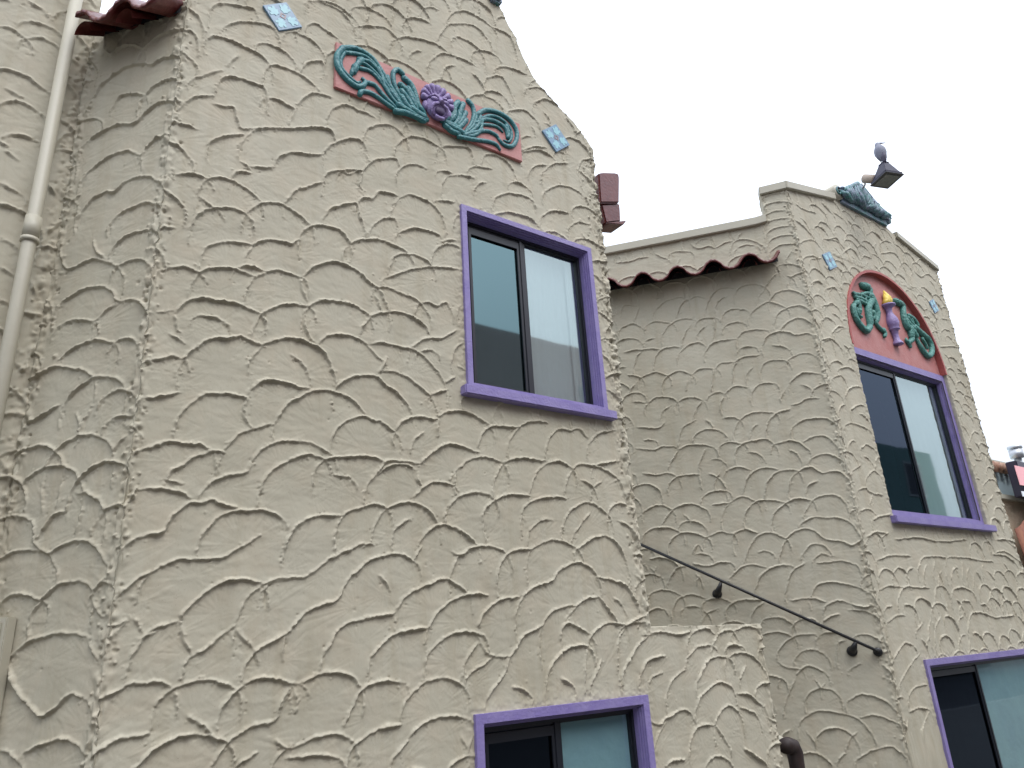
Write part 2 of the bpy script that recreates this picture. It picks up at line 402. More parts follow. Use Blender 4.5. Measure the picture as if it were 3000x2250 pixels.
    # rough scraped band round the openings
    for h in holes:
        hu = [p[0] for p in h]; hz = [p[1] for p in h]
        d = np.maximum(np.maximum(min(hu) - U, U - max(hu)), np.maximum(min(hz) - Z, Z - max(hz)))
        m = np.exp(-(np.clip(d, 0, 1) / .05) ** 2) * (d > -.02)
        H = H * (1 - .75 * m) + m * (.006 * vnoise(U, Z * 1.5, .035, seed + 41) + .006 * vnoise(U, Z, .015, seed + 42) + .003)
    # faces
    cu = (U[:-1, :-1] + U[1:, 1:]) / 2; cz = (Z[:-1, :-1] + Z[1:, 1:]) / 2
    K = inpoly(cu, cz, poly)
    for h in holes: K &= ~inpoly(cu, cz, h)
    idx = np.arange((nz + 1) * (nu + 1)).reshape(nz + 1, nu + 1)
    quads = np.stack([idx[:-1, :-1], idx[:-1, 1:], idx[1:, 1:], idx[1:, :-1]], -1)[K]
    Kp = np.pad(K, 1); edges = []
    hm = Kp[1:, 1:-1] != Kp[:-1, 1:-1]                # horizontal grid edges on the border
    jj, ii = np.nonzero(hm); edges.append(np.stack([idx[jj, ii], idx[jj, ii + 1]], -1))
    vm = Kp[1:-1, 1:] != Kp[1:-1, :-1]
    jj, ii = np.nonzero(vm); edges.append(np.stack([idx[jj, ii], idx[jj + 1, ii]], -1))
    edges = np.vstack(edges); bv = np.unique(edges)
    Uf = U.ravel().copy(); Zf = Z.ravel().copy(); Hf = H.ravel().copy()
    bu, bz = Uf[bv], Zf[bv]; bestd = np.full(len(bv), 9.0); nu_, nz_ = bu.copy(), bz.copy()
    for pg in [poly] + list(holes):
        for k in range(len(pg)):
            ax, ay = pg[k]; bx, by = pg[(k + 1) % len(pg)]; dx, dy = bx - ax, by - ay; q = dx * dx + dy * dy + 1e-12
            t = np.clip(((bu - ax) * dx + (bz - ay) * dy) / q, 0, 1); x = ax + t * dx; y = ay + t * dy
            dd = np.hypot(bu - x, bz - y); m = dd < bestd
            bestd = np.where(m, dd, bestd); nu_ = np.where(m, x, nu_); nz_ = np.where(m, y, nz_)
    m = bestd < 2.2 * res
    Uf[bv] = np.where(m, nu_, bu); Zf[bv] = np.where(m, nz_, bz)
    # slightly wavy silhouettes
    wob = .010 * vnoise(Uf[bv] + 3, Zf[bv], .045, seed + 51) + .008 * vnoise(Uf[bv], Zf[bv] + 7, .16, seed + 52)
    Uf[bv] += np.where(Uf[bv] > u0 + .03, wob, 0); Zf[bv] += np.where(Zf[bv] > zb + .05, .7 * wob, 0)
    used = np.zeros(len(Uf), bool); used[quads.ravel()] = True; remap = -np.ones(len(Uf), int); remap[used] = np.arange(used.sum())
    Uu, Zu, Hu = Uf[used], Zf[used], Hf[used]
    co = np.stack([pl.o[0] + pl.e[0] * Uu + pl.n[0] * Hu, pl.o[1] + pl.e[1] * Uu + pl.n[1] * Hu, Zu], -1)
    n0 = len(co); loops = remap[quads]
    # skirt going back into the wall
    rings = [co]; eb = remap[edges]; bvi = np.unique(eb); bmap = -np.ones(n0, int); bmap[bvi] = np.arange(len(bvi))
    prev = bvi; sk = []; off = n0
    for st, dpt in enumerate((.012, .03, .07, back) if back > .1 else (.005, .01, .015, back)):
        j = .006 * vnoise(Uu[bvi] * 1.0 + dpt * 3, Zu[bvi], .03, seed + 61 + st)
        hh = -dpt + (j if dpt < back else 0) + np.minimum(Hu[bvi], .01)
        c = np.stack([pl.o[0] + pl.e[0] * (Uu[bvi] + j) + pl.n[0] * hh, pl.o[1] + pl.e[1] * (Uu[bvi] + j) + pl.n[1] * hh, Zu[bvi]], -1)
        rings.append(c); cur = off + np.arange(len(bvi))
        sk.append(np.stack([prev[bmap[eb[:, 0]]], prev[bmap[eb[:, 1]]], cur[bmap[eb[:, 1]]], cur[bmap[eb[:, 0]]]], -1)); prev = cur; off += len(bvi)
    co = np.vstack(rings); fc = np.vstack([loops] + sk).astype(np.int32)
    me = bpy.data.meshes.new(name); me.vertices.add(len(co)); me.vertices.foreach_set('co', co.astype(np.float32).ravel())
    me.loops.add(fc.size); me.loops.foreach_set('vertex_index', fc.ravel()); me.polygons.add(len(fc))
    me.polygons.foreach_set('loop_start', np.arange(len(fc), dtype=np.int32) * 4)
    me.polygons.foreach_set('loop_total', np.full(len(fc), 4, np.int32))
    sm = np.ones(len(fc), bool); me.polygons.foreach_set('use_smooth', sm)
    me.update(calc_edges=True); me.validate()
    return link(name, me, parent, STUCCO)

# ---------------------------------------------------------------- the trowel strokes (crop x,y | crop x,y ...), read off each wall
S1 = 600 / 2212; S2 = 600 / 1531
A_ = []
def rA(b, ox, oy, s): A_.extend(parse(b, ox, oy, s, PA))
rA("430,120 480,60 620,50 880,100 930,160|600,290 720,245 900,245 1080,290 1150,380|410,425 480,400 620,430 820,530 960,600 1060,700|1030,760 1100,715 1250,740 1420,820 1570,950|1430,730 1500,680 1620,670 1660,760|1500,15 1620,10 1800,60 1920,150 2000,220|1490,270 1560,255 1680,330 1800,410|1370,1130 1450,1060 1550,1020 1730,1060|520,910 600,845 720,850 900,920 1000,950 1040,1060|240,860 360,820 560,770|620,720 680,640 740,600|1040,1070 1150,1085 1250,1150 1330,1190 1290,1320|400,1620 430,1540 560,1490 700,1470 780,1460|750,1560 850,1450 1000,1395 1300,1400 1580,1390 1720,1420 1760,1500|1670,1640 1750,1560 1900,1510 2050,1515 2110,1620|1680,1300 1730,1200 1820,1150 1950,1160 2090,1220 2200,1270|450,1130 560,1165 660,1165 700,1260 760,1390 900,1400|130,1120 300,1050 470,1050|2010,290 2130,280 2212,300|50,330 180,335 250,380 290,500", 500, 0, S1)
rA("1140,260 1200,200 1350,180 1500,200 1620,205|1650,480 1700,400 1850,375 1920,400 2060,380 2040,480 2030,560 2080,630|1240,720 1320,600 1450,550 1640,500|290,650 330,560 370,510 450,470 560,460 700,510 830,590 950,690|320,670 430,770 500,800|230,950 300,850 430,800 600,785 720,810 820,860|810,850 900,770 1000,720 1130,720 1260,760 1400,860 1510,960|1390,1100 1440,1010 1580,960 1700,975 1830,1020 1900,1100 1930,1160|320,1340 380,1220 500,1160 640,1140 780,1155 890,1180|840,1260 920,1160 1070,1115 1200,1135 1300,1165 1390,1100|1900,1200 2000,1140 2130,1120 2260,1125 2400,1180 2550,1260|1440,1510 1540,1420 1720,1370 1850,1385 2000,1460 2130,1570 2260,1680 2300,1760 2350,1900|830,1640 900,1540 1020,1480 1150,1450 1300,1480 1420,1530|220,1600 290,1480 420,1425 560,1425 700,1450 820,1490 910,1520|0,1420 180,1420 300,1470|730,1430 850,1410 1000,1455|1660,870 1750,780 1900,730 2000,740 2030,860 2080,980|2010,740 2080,670 2180,680|650,470 720,400 870,400|870,330 990,340 1120,330|60,430 200,420 320,440 380,470|750,280 850,350", 500, 400, S1)
rA("250,170 290,100 400,60 560,80 680,180|600,290 680,210 760,190 900,220 1070,310|0,230 170,210 240,280 270,370|210,600 300,480 450,430 590,430 620,500|610,570 680,510 800,490 920,530|1070,310 1180,290 1360,310 1410,400 1410,490|1090,700 1150,620 1270,605 1430,640|1440,740 1500,690 1560,690|1390,530 1470,515 1620,540|1070,560 1180,580|0,560 130,545 200,590 180,690 220,760|190,900 260,860 340,870 400,795 480,800 590,830|550,950 620,870 700,820 800,830 960,900 1050,1000 1100,1090|1040,880 1220,900|310,1190 400,1100 500,1070 570,1080 600,1160|620,1230 750,1185 880,1200 1030,1240 1080,1300|510,1640 540,1560 610,1470 780,1465 880,1510 960,1570|980,1490 1040,1390 1150,1350 1260,1380 1290,1420|1640,920 1680,840 1800,800 1950,820 2040,860|2040,560 2120,500 2212,500|1960,340 2080,300 2212,310|1640,1040 1800,1010 2000,1060 2100,1120|1100,1320 1240,1310", 1000, 350, S1)
rA("420,430 540,310 700,270 830,290 1000,320 1150,360 1320,440|410,460 420,590 450,630|1260,600 1340,460 1500,370 1640,340 1780,345 1850,370|370,660 500,760|480,990 560,890 700,770 820,715 1000,710 1130,700 1250,750 1350,780|1260,880 1370,780 1500,730 1660,710 1800,740 1970,820 2060,930 2110,1050 2140,1140|140,940 300,935 380,905 480,930|1240,1250 1320,1190 1420,1160 1600,1190 1760,1240 1860,1250|60,1350 250,1335 450,1295|420,1640 460,1540 560,1430 760,1310 900,1300 1040,1310 1180,1350 1160,1450 1190,1570|1500,1620 1620,1430 1780,1330 1900,1280 2050,1280 2212,1310 2350,1400 2450,1510|1790,80 1790,190 1830,290|240,430 420,400", 400, 800, S1)
rA("910,420 940,470 970,570|1020,250 1100,220 1200,180 1350,145 1500,120 1650,130 1820,150|930,355 1000,345 1150,390 1290,450 1400,530 1470,590|1400,520 1500,515 1590,545 1680,510 1720,560|150,620 210,550 320,490 480,485 640,520 740,570 840,640|150,640 160,760 200,880 240,920|760,860 790,760 850,680 960,630 1100,610 1250,640 1370,700 1460,780 1490,840|310,940 400,870 520,850 650,865 780,930 870,1020 950,1110 1000,1140|870,960 1010,950 1150,980 1280,1010 1400,1060 1500,1150 1600,1280 1680,1430|1310,1000 1420,920 1510,900 1640,890 1720,850 1800,810|990,1255 1130,1260 1260,1310 1380,1400 1480,1490 1540,1570 1570,1640|480,1440 540,1370 680,1310 800,1295 940,1320 1010,1400 1120,1450 1200,1540 1280,1640|1530,1500 1680,1450|1680,1370 1780,1320|1400,1040 1500,1020 1570,1050|1040,1100 1020,1180 970,1260", 850, 750, S1)
rA("400,450 500,430 620,375 760,355 900,375 1030,380 1150,430|700,740 740,660 870,600 950,530 1060,490 1200,455 1300,470|680,750 860,800|1310,440 1380,360 1460,280 1580,220 1700,200 1860,160|1520,30 1570,150 1610,200|1600,590 1680,480 1800,390 1900,360 2050,345 2212,360|1700,860 1750,750 1840,650 2000,560 2130,510 2212,500|1090,870 1200,780 1350,720 1560,685 1600,590|400,860 560,850 700,860 850,900 940,960|200,1500 330,1420 500,1360 640,1340 720,1220 830,1090 950,1020 1080,1010 1200,975 1280,1020 1430,1050|1040,1470 1090,1340 1180,1240 1280,1150 1440,1090 1600,1090 1780,1100 1880,1140 1960,1210|1950,1560 1990,1450 2040,1340 2120,1240 2200,1200|220,1060 290,1000 380,840", 300, 1200, S1)
rA("440,580 480,460 530,370 640,300 790,260 880,300 980,320 1060,380 1130,430|1130,430 1180,360 1270,300 1400,275 1520,295 1600,290|1600,260 1680,220 1800,205 1950,240 2140,350|1600,300 1590,470|1120,440 1100,520 1120,590|0,530 140,535 240,570 360,630 440,680|270,850 300,790 380,730 520,700 700,690 860,700 1000,740|0,720 100,690 240,685 360,725|830,1030 900,920 980,830 1050,745 1200,745 1390,765|950,880 1100,790 1250,785 1340,830|1400,780 1450,720 1540,650 1630,580 1750,570 1880,610 2020,650|1350,1130 1430,1040 1520,980 1620,970 1750,1000|1790,860 1770,1000 1790,1100|1700,1250 1800,1140 1900,1100 2020,1080 2120,1100 2190,1150|500,1480 560,1350 650,1280 780,1240 920,1205 1040,1255|890,1540 930,1420 1010,1290 1120,1220 1240,1190 1350,1195 1480,1270 1540,1350 1590,1420|10,1540 80,1450 200,1370 350,1330 540,1330|1420,1600 1500,1500 1600,1440 1720,1450 1850,1510 2000,1640|1380,860 1370,940 1400,1000", 850, 1150, S1)
rA("180,580 230,440 320,370 450,370 600,380|520,530 580,430 680,345 790,315 930,330|910,660 930,560 960,480 1080,390 1170,420 1270,400 1360,490|1380,560 1440,490 1520,430 1660,420|350,1000 400,850 440,790 500,750 620,720 750,725 900,750|-90,890 0,800 60,740 180,700 330,720 440,760|740,1090 780,950 820,860 880,800 1000,750 1100,760 1190,820|1120,1040 1150,920 1210,830 1300,780 1450,800 1600,870 1700,940|1450,790 1550,770 1700,750|240,1400 240,1290 300,1220 380,1150 500,1110 620,1110 740,1120|650,1360 690,1240 780,1170 900,1140 1130,1145|1100,1480 1150,1320 1230,1240 1330,1195 1430,1210 1530,1280 1590,1330|1590,1310 1620,1240 1700,1200 1800,1230|1220,1540 1300,1420 1400,1310", 1350, 1150, S1)
rA("230,380 330,300 450,220 560,160 680,110 850,100 1030,95 1100,50 1180,0 1300,-80|720,540 740,490 840,400 960,310 1060,265 1180,250 1310,290|1120,600 1150,500 1200,400 1310,310 1420,260 1531,240|440,660 560,610 700,560|710,570 730,700 800,830|800,830 900,770 1000,680 1120,600|320,900 370,780 440,680 520,650|120,850 190,680 270,600 360,530|370,540 430,650|1180,960 1220,860 1300,770 1420,700 1531,640|1130,640 1260,770|20,1280 100,1160 250,1090 340,1030 480,1020 560,1010 650,1070|510,1240 560,1140 660,1070 800,1010 900,1000 1010,1020 1120,1080|1000,1280 1050,1160 1130,1080 1260,1010 1360,990 1460,1010 1531,1040|0,1600 120,1510 250,1440 460,1410|380,1650 480,1550 600,1470 750,1420 900,1410 1050,1460|950,1640 1020,1520 1130,1420 1250,1350 1420,1300 1470,1180 1531,1090|760,1270 860,1330 940,1400|1400,1640 1450,1570 1531,1500|100,600 220,600 340,540|380,420 400,330 460,230", 250, 1600, S2)
rA("0,400 150,370 250,360 350,290 430,220 570,150 680,115 760,120|110,780 230,640 350,580 490,515 540,410 620,320 720,240 830,200 960,195 1060,240|1060,220 1110,140|1320,370 1360,260 1410,190 1531,130|930,600 980,520 1080,450 1180,410 1280,375 1360,410 1450,470|370,950 430,850 470,770 560,710 680,670 820,650 900,630|740,950 820,860 920,790 1030,755 1160,745|1160,750 1210,660 1280,580 1380,520 1480,490 1600,500|1130,1050 1150,950 1230,860 1330,790 1450,765 1560,790|370,950 350,1060|200,1160 300,1100 400,1075 570,1095 650,1190|0,1110 100,1150 200,1160|530,1470 600,1320 660,1210 760,1150 870,1135 970,1160|960,1380 990,1290 1060,1210 1140,1150 1250,1120 1350,1140 1430,1190|20,1420 60,1290 120,1200|20,1590 100,1640 220,1600 300,1560 450,1530 530,1550 590,1590|560,1700 590,1640 680,1560 790,1500 950,1470|1000,1560 1070,1490 1180,1430 1310,1400 1450,1420|1470,1090 1531,1040|1440,1000 1480,930 1531,860|900,1720 1000,1580|100,1720 300,1690 480,1720", 800, 1550, S2)
rA("-60,180 0,200 60,150 190,135 300,160 340,190|270,450 270,340 300,250 350,190 430,160 520,155|490,290 500,200 560,130 650,90 760,95 870,150|870,150 950,90 1060,55 1150,100 1200,170 1240,270|410,700 420,600 470,500 560,430 680,390 720,320 800,270 880,250 960,290 1020,360|1020,360 1150,390 1230,430 1290,520 1330,620|130,720 180,620 250,560 310,530 430,510|590,880 600,780 640,680 700,610 800,580 850,580|800,650 850,590 930,530 1030,500|1030,500 1080,580 1160,690|190,1290 250,1190 340,1070 370,960 420,880 460,810 530,770 610,730|120,760 160,870 220,950 370,960|70,1090 160,1020 240,960|630,1230 660,1080 710,970 780,900 870,870 950,880|930,1170 930,1000 970,820 1030,740 1130,700 1210,720|1180,1090 1170,900 1200,780 1260,700 1370,650|980,1150 1050,980|1220,1060 1300,900 1390,800|760,850 750,780 800,700 970,790|1340,1100 1380,1000 1440,960 1520,950|1200,740 1280,700 1370,700", 1350, 1550, S2)
S4 = 500 / 1659
rA("80,770 130,650 220,590 320,570|540,600 590,540 650,490 740,465 790,470|560,400 620,330 720,300 800,350|790,470 830,380 880,335 970,330 1040,420|920,510 970,460 1070,480|340,930 380,820 440,760 530,700|640,820 700,690 750,610 830,580 940,590|940,590 1020,550 1130,560 1220,620 1280,700|630,1100 660,980 740,900 820,840 890,830 960,870 990,910|1030,940 1130,940 1200,1000 1280,1070|180,1190 260,1250 350,1170 480,1100 540,1110 600,1180|570,1460 600,1340 640,1270 720,1240 810,1250|810,1250 840,1160 900,1080 960,1060 1020,1100 1060,1160|1060,1080 1180,1120 1240,1190|340,1640 400,1590 520,1580|730,1640 770,1570 850,1550 930,1590 980,1640|1100,1480 1200,1550 1300,1620|220,1480 270,1340 340,1220|820,1260 940,1440|180,350 280,340 440,360 560,340|1000,330 1100,290 1200,300", 1850, 1750, S4)
rA("1750,180 1830,240 1900,340|930,300 1000,200 1060,180 1200,190 1300,290|1000,160 1060,90 1180,100 1330,200|1330,200 1450,260 1500,370|1600,40 1700,100 1800,160|420,190 560,200 660,300|80,0 240,80 330,190|620,290 720,270 900,310 1000,370|880,450 950,400 1040,400 1200,470|1360,500 1440,490 1580,540|1300,560 1400,560 1480,700|1580,640 1680,640 1760,720|1640,740 1720,720 1830,780|1600,600 1700,560 1790,620|1460,800 1560,800 1640,860|1700,1240 1780,1180 1880,1180|1710,1380 1800,1340 1900,1350 1990,1410|1690,1560 1760,1520 1880,1540|1890,1630 1960,1600 2040,1620|1550,1100 1660,1080 1760,1130", 900, 0, 900 / 2212)

M_ = []
def rM(b, ox, oy, s): M_.extend(parse(b, ox, oy, s, PM))
rM("80,390 120,350 230,350|220,520 270,370|410,265 500,280|440,410 530,320 650,270 720,265 780,290|670,480 710,370 760,310 800,290 880,255 990,270|980,420 1030,280 1100,190 1200,160 1290,165|1300,220 1350,160 1450,125 1550,130 1640,170|1550,270 1620,180 1700,60 1760,10|1680,310 1750,220 1870,185 1970,200 2050,240|1460,460 1520,390 1620,330 1700,320 1850,370|1170,470 1220,410 1330,390 1430,410|1730,570 1760,460 1860,380 2000,350 2100,390|80,590 130,570 210,550 300,590|360,560 440,525 560,540 620,550|520,670 580,580 680,510 780,490 860,500|900,520 960,490 1100,490|730,760 760,660 820,570|1090,500 1080,640 1060,740|1790,620 1880,530 2000,490 2080,520 2140,550|690,880 760,800 850,760 920,755 990,790|980,850 1050,770 1150,730 1310,715|1330,710 1380,650 1500,610 1640,620|1600,780 1650,690 1750,640 1870,640 1950,670 2080,655 2140,680|110,860 220,835 280,835 400,820 480,830|210,1030 240,910 300,850|430,1010 450,900 520,830 600,800 700,800|1300,960 1400,910 1560,890|1580,1060 1630,970 1750,940 1850,950|1100,1030 1160,970 1300,960|1280,1160 1290,1020 1330,960|280,1140 380,1090 450,1075 570,1110|520,1230 540,1160 600,1100 700,1060 830,1100|860,1090 930,1040 1090,1035|150,1100 250,1120 300,1150|780,1270 790,1170|1070,1050 1050,1280|1890,930 1980,880 2080,865 2160,890|1900,1190 1970,1120 2050,1080 2212,1090|1480,1320 1530,1230 1600,1190 1720,1190|1200,1300 1280,1230 1400,1230 1450,1250|1030,1320 1100,1290 1180,1300|350,1420 440,1350 540,1340 640,1360 680,1400|680,1400 760,1360 860,1350 960,1380|860,1560 890,1470 940,1390|1180,1350 1140,1430 1160,1530|1920,1430 2000,1410 2080,1360 2212,1350|1960,1630 2050,1590 2212,1560|200,1390 330,1400", 1800, 800, S1)
rM("190,145 350,150 410,110|520,240 550,160 600,120 660,90|870,75 960,65 1020,90|970,190 1010,100 1080,40 1180,20 1290,30|1230,170 1260,80 1320,30 1420,0|1450,140 1530,90 1640,70 1730,80 1800,130|180,315 320,330 400,300 480,300|520,330 600,290 700,290 790,300|860,300 930,265 1040,280|980,370 1010,300 1100,260 1230,245 1300,290|1300,280 1420,255 1500,270 1580,340|1540,260 1620,220 1720,225 1800,300|1600,400 1700,360 1780,380 1860,430|700,600 690,450 740,320|450,440 520,340|230,520 340,530 440,520 510,550|450,600 530,540 690,530|920,490 1000,470 1100,490|1040,680 1070,570 1150,490 1240,475 1320,490|1220,720 1240,590 1320,510 1420,490 1480,500|1410,680 1430,570 1500,500 1590,470 1680,510 1800,500 1880,550 1930,640|250,820 340,780 420,790 470,820|390,930 440,850 530,780 640,765 740,810|800,770 920,760|870,880 910,790 980,730 1050,710 1150,745|1050,900 1080,810 1150,745 1270,735 1370,750|1280,930 1300,840 1400,750 1490,720 1590,735|1540,850 1600,750 1700,695 1800,700 1870,760|250,1000 330,960 450,960 540,1000|440,1100 480,1040 560,1000 660,1010 750,1040|750,1030 850,995 950,1005|960,1090 970,1010 1060,975 1150,1000|1060,1220 1090,1130 1150,1040 1260,1000 1390,1050|1340,1180 1390,1060 1460,990 1560,970 1640,1000 1700,1050 1840,1070 1930,1100 2000,1050|1510,930 1600,880 1720,880 1830,880 1930,940 2000,1050|290,1210 380,1200 460,1220 530,1280|640,1250 760,1270 860,1240 930,1240|440,1400 500,1290 580,1270|950,1350 1030,1280 1130,1260 1230,1280|1140,1480 1180,1360 1260,1290 1350,1260 1430,1270|1390,1500 1420,1360 1470,1290 1540,1250|1530,1170 1590,1100 1680,1100 1740,1150|1620,1210 1680,1170 1750,1190|1640,1240 1760,1240 1850,1230 1950,1260|1590,1510 1640,1430 1720,1400 1830,1410 1970,1440 2080,1500|300,1490 380,1460 460,1470 540,1510|470,1620 520,1540 620,1500 740,1530|740,1550 830,1530 940,1560|920,1600 1000,1550 1200,1540|1430,1550 1600,1530 1710,1560|1720,1590 1820,1550 1900,1570", 1800, 1200, 800 / 2212)
rM("550,470 680,450 800,490|680,620 740,530 850,480 1000,470|1030,480 1100,450 1200,460|670,700 740,750 860,770|840,810 900,750 980,750 1080,800|730,1110 780,960 830,850|860,1250 900,1190 960,1150 1050,1130 1200,1150 1300,1170 1400,1230 1490,1340|1290,1040 1400,990 1520,1010 1620,1060 1720,1150|1400,1190 1500,1160 1600,1190 1700,1230|1570,730 1640,790 1690,890|1310,760 1400,720|1370,1540 1480,1480 1640,1440 1720,1480 1820,1570|1190,700 1200,560 1260,520|450,330 480,250 560,190|1320,210 1420,230 1500,220|1290,260 1400,260 1520,310 1590,390", 2050, 1700, 750 / 2212)
rM("390,1180 520,1170 580,1150 640,1130 730,1120|800,1080 850,1110 940,1140|980,1080 1040,1060 1180,1060|1190,970 1240,1020 1290,1030 1400,1000 1460,1020 1560,970 1640,950|1640,990 1700,940 1800,930 1900,960 1980,1010|1690,1030 1780,990 1900,1000|1420,1110 1440,1050|1700,920 1740,860", 1700, 450, S1)
for zz in (4.08, 3.98, 3.88, 3.79, 3.70, 3.60, 3.50):
    M_.append(smooth_line([(-.25, zz + EYE - .02), (-.2, zz + EYE + .015), (-.12, zz + EYE + .03), (-.03, zz + EYE + .02)], .012))

B_ = []
def rB(b, ox, oy, s): B_.extend(parse(b, ox, oy, s, PB))
rB("1360,160 1400,110 1470,120|1520,150 1640,140 1750,160 1900,150|1420,260 1500,235 1600,240|1640,310 1660,250 1720,240 1790,250|1790,330 1800,250 1900,250 1960,260 2050,270|1430,420 1490,400 1560,410 1610,420|1530,480 1560,410 1630,410 1700,410|1820,470 1830,420 1880,410 1930,430|1940,420 1940,340|1470,600 1520,565 1570,560|1630,640 1660,600|1730,700 1735,620 1760,570|1910,640 1930,550 2000,550 2060,570 2160,560|1500,800 1560,715 1610,720|1540,930 1580,850 1650,760|1590,1000 1620,950 1690,935|1590,1080 1650,1060 1700,1070|1620,1230 1660,1180 1700,1080|1650,1340 1690,1300 1760,1320|1730,1370 1790,1350|2060,220 2110,215 2180,260|2070,150 2150,160 2212,220|1720,330 1725,270|1880,360 1880,270|1990,340 1990,270", 1800, 1500, 1200 / 2212)
rB("80,150 120,140 160,160|130,200 190,180 250,210|180,380 210,330 280,320 310,370|90,260 150,240 190,300|220,480 260,445 320,450|180,590 220,570 290,590 340,610|290,740 330,720 380,750|230,900 290,860|320,960 370,900 420,930|270,1030 320,1020 350,1050 440,1070|350,1130 370,1070|280,1180 340,1165 380,1190|370,1240 420,1220 500,1200|330,1360 390,1330 430,1370|420,1370 480,1330|960,220 1010,230 1030,270|1000,480 1050,520|1040,700 1070,630 1110,640|1080,820 1130,830|1140,1000 1180,960 1240,970|1170,1120 1210,1070|1230,1380 1290,1380 1370,1440|1210,1480 1290,1490 1360,1540", 2400, 1000, 600 / 1422)
rB("160,190 200,165 280,170 310,220|360,0 480,20 560,100|540,130 600,90 640,110 690,190|710,190 740,160 800,180|880,50 920,20 980,40|240,440 290,400 350,420|410,490 440,455 480,480|370,640 420,600 480,630|340,760 380,730 440,760|430,880 480,820 540,820|360,950 420,930 450,1000|1060,260 1100,220 1150,260|1190,300 1260,350 1320,330 1400,400|1150,440 1220,450|1440,860 1480,840 1530,860|1440,740 1500,750|1300,1000 1560,1000 1640,1030|1590,1200 1640,1240", 2300, 700, 700 / 2212)
rB("1400,440 1440,470 1530,500|1560,430 1640,510|1640,490 1710,540|1600,670 1660,660 1700,740|1500,950 1540,940 1580,970|1590,990 1640,980 1670,1010|1570,1100 1640,1090|1560,1190 1620,1180|1560,1320 1620,1310 1680,1360|1650,1270 1720,1240|1390,540 1440,580 1500,640|1420,690 1500,670 1560,720|1490,800 1560,790|1850,640 1900,620 1980,700|1950,760 2040,760 2110,880", 1700, 400, 1000 / 2212)

L_ = []
def rL(b, ox, oy, s): L_.extend(parse(b, ox, oy, s, PL))
rL("790,380 830,415 900,360 1000,340 1080,370|1080,370 1180,290 1260,250 1350,230 1440,250|690,770 760,650 850,570 960,500 1080,480 1150,490 1210,450 1330,430 1420,440|870,770 920,720 1000,710 1080,720|1080,720 1180,630 1290,600 1400,620|650,1060 770,990 880,940 1010,920 1100,840 1180,780 1280,765 1350,820|1090,1110 1160,1050 1240,1020 1310,1010|640,1300 760,1210 860,1150 960,1130 1040,1170|600,1590 680,1500 780,1440 860,1430 920,1370 1020,1330 1120,1330 1210,1380|870,1620 980,1560 1100,1520 1230,1560", 0, 0, S2)
rL("860,320 950,240 1080,200 1170,200 1230,260|700,270 720,350 800,410|450,340 470,460 520,480 620,430 720,410 820,440 900,480 930,540|900,460 980,425 1060,420 1130,460|470,720 560,670 680,620 780,615 850,660 890,720 1030,720 1090,780 1150,900|740,850 810,790 880,740|460,900 560,870 700,870|450,1160 540,1090 700,1020 850,1035|860,1040 920,1010 1000,1010 1040,1060|190,1420 240,1320 330,1260 420,1215 560,1230 640,1245 700,1300|500,1480 560,1400 640,1340 700,1300 820,1290 900,1320 930,1370|780,1440 870,1390 960,1400 1010,1430|220,1640 330,1580 440,1510|830,1610 900,1580 1000,1580", 0, 600, S2)
rL("0,330 80,270 180,250 320,270 370,370|240,190 350,30 430,0|230,190 260,240 330,270 430,210 540,190 620,220 690,340|210,700 230,640 330,520 400,470 520,450 600,500 610,560|20,590 80,550 160,540 280,570|600,560 660,670|60,960 160,870 280,810 400,790 500,790 560,810|60,1000 100,1130 160,1220 260,1320 380,1250 450,1190 550,1220|170,1560 280,1510 400,1480 480,1500 530,1550|620,500 660,460 720,470|0,1540 60,1560 140,1650|560,830 620,960", 0, 1500, 900 / 1991)
P_ = []
def rP(b, ox, oy, s): P_.extend(parse(b, ox, oy, s, PP))
rP("0,200 80,215 160,270 210,310|200,290 300,290 400,330 440,360|0,520 60,520 180,570 280,640 360,690|0,790 80,765 180,780 300,850|40,1020 100,1010 180,1020 290,1070|560,250 640,340 680,410|480,610 540,680 590,780|530,430 570,480|0,1060 60,1100|40,1130 130,1200|0,1370 100,1420 160,1460|350,1380 440,1500|40,660 170,740|200,0 330,90", 0, 0, S2)
rP("0,260 70,290 130,340|0,470 90,530|0,720 50,750|220,580 290,710|250,460 360,490|100,1170 180,1250|160,810 290,830", 0, 600, S2)

# ---------------------------------------------------------------- the buildings
BL = empty('stucco_building', (XA, DA, 0), 'near cream stucco building with curved gable and long red relief panel', 'building')
BR = empty('stucco_building', (XB, DB, 0), 'further cream stucco building with an arched red lunette over its upper window', 'building')
def wpx(pl, pts, w=0.0): return [pl.px(x, y, w) for x, y in pts]
Z = EYE
# openings, metres
WA1 = (.648 * DA, .966 * DA, .432 * DA + Z, .797 * DA + Z)
WA2 = (.638 * DA, .988 * DA, -.50 * DA + Z + .15, -.086 * DA + Z)
WB1 = (1.983 * DB, 2.548 * DB, .283 * DB + Z, .782 * DB + Z)
WB2 = (1.966 * DB, 2.685 * DB, -.62 * DB + Z, -.079 * DB + Z)
rect = lambda w, m=0.0: [(w[0] - m, w[2] - m), (w[1] + m, w[2] - m), (w[1] + m, w[3] + m), (w[0] - m, w[3] + m)]
rg = [(3.262, 1.0), (3.243, 2.2), (3.243, 3.2), (3.247, 3.43), (3.19, 3.53), (3.09, 3.62), (2.986, 3.684), (2.86, 3.755), (2.727, 3.874), (2.65, 4.02), (2.583, 4.182), (2.52, 4.30), (2.458, 4.42), (2.44, 4.56)]
gab = [(3.27, .095)] + rg + [(3.69 - x, z) for x, z in rg[::-1][:-2]]
polyA = [(XA, 0), (4.285, 0), (4.285, .085 + Z)] + [(x, z + Z) for x, z in gab] + [(XA, 3.2 + Z)]
archc, archr = (WB1[0] + WB1[1]) / 2, (WB1[1] - WB1[0]) / 2
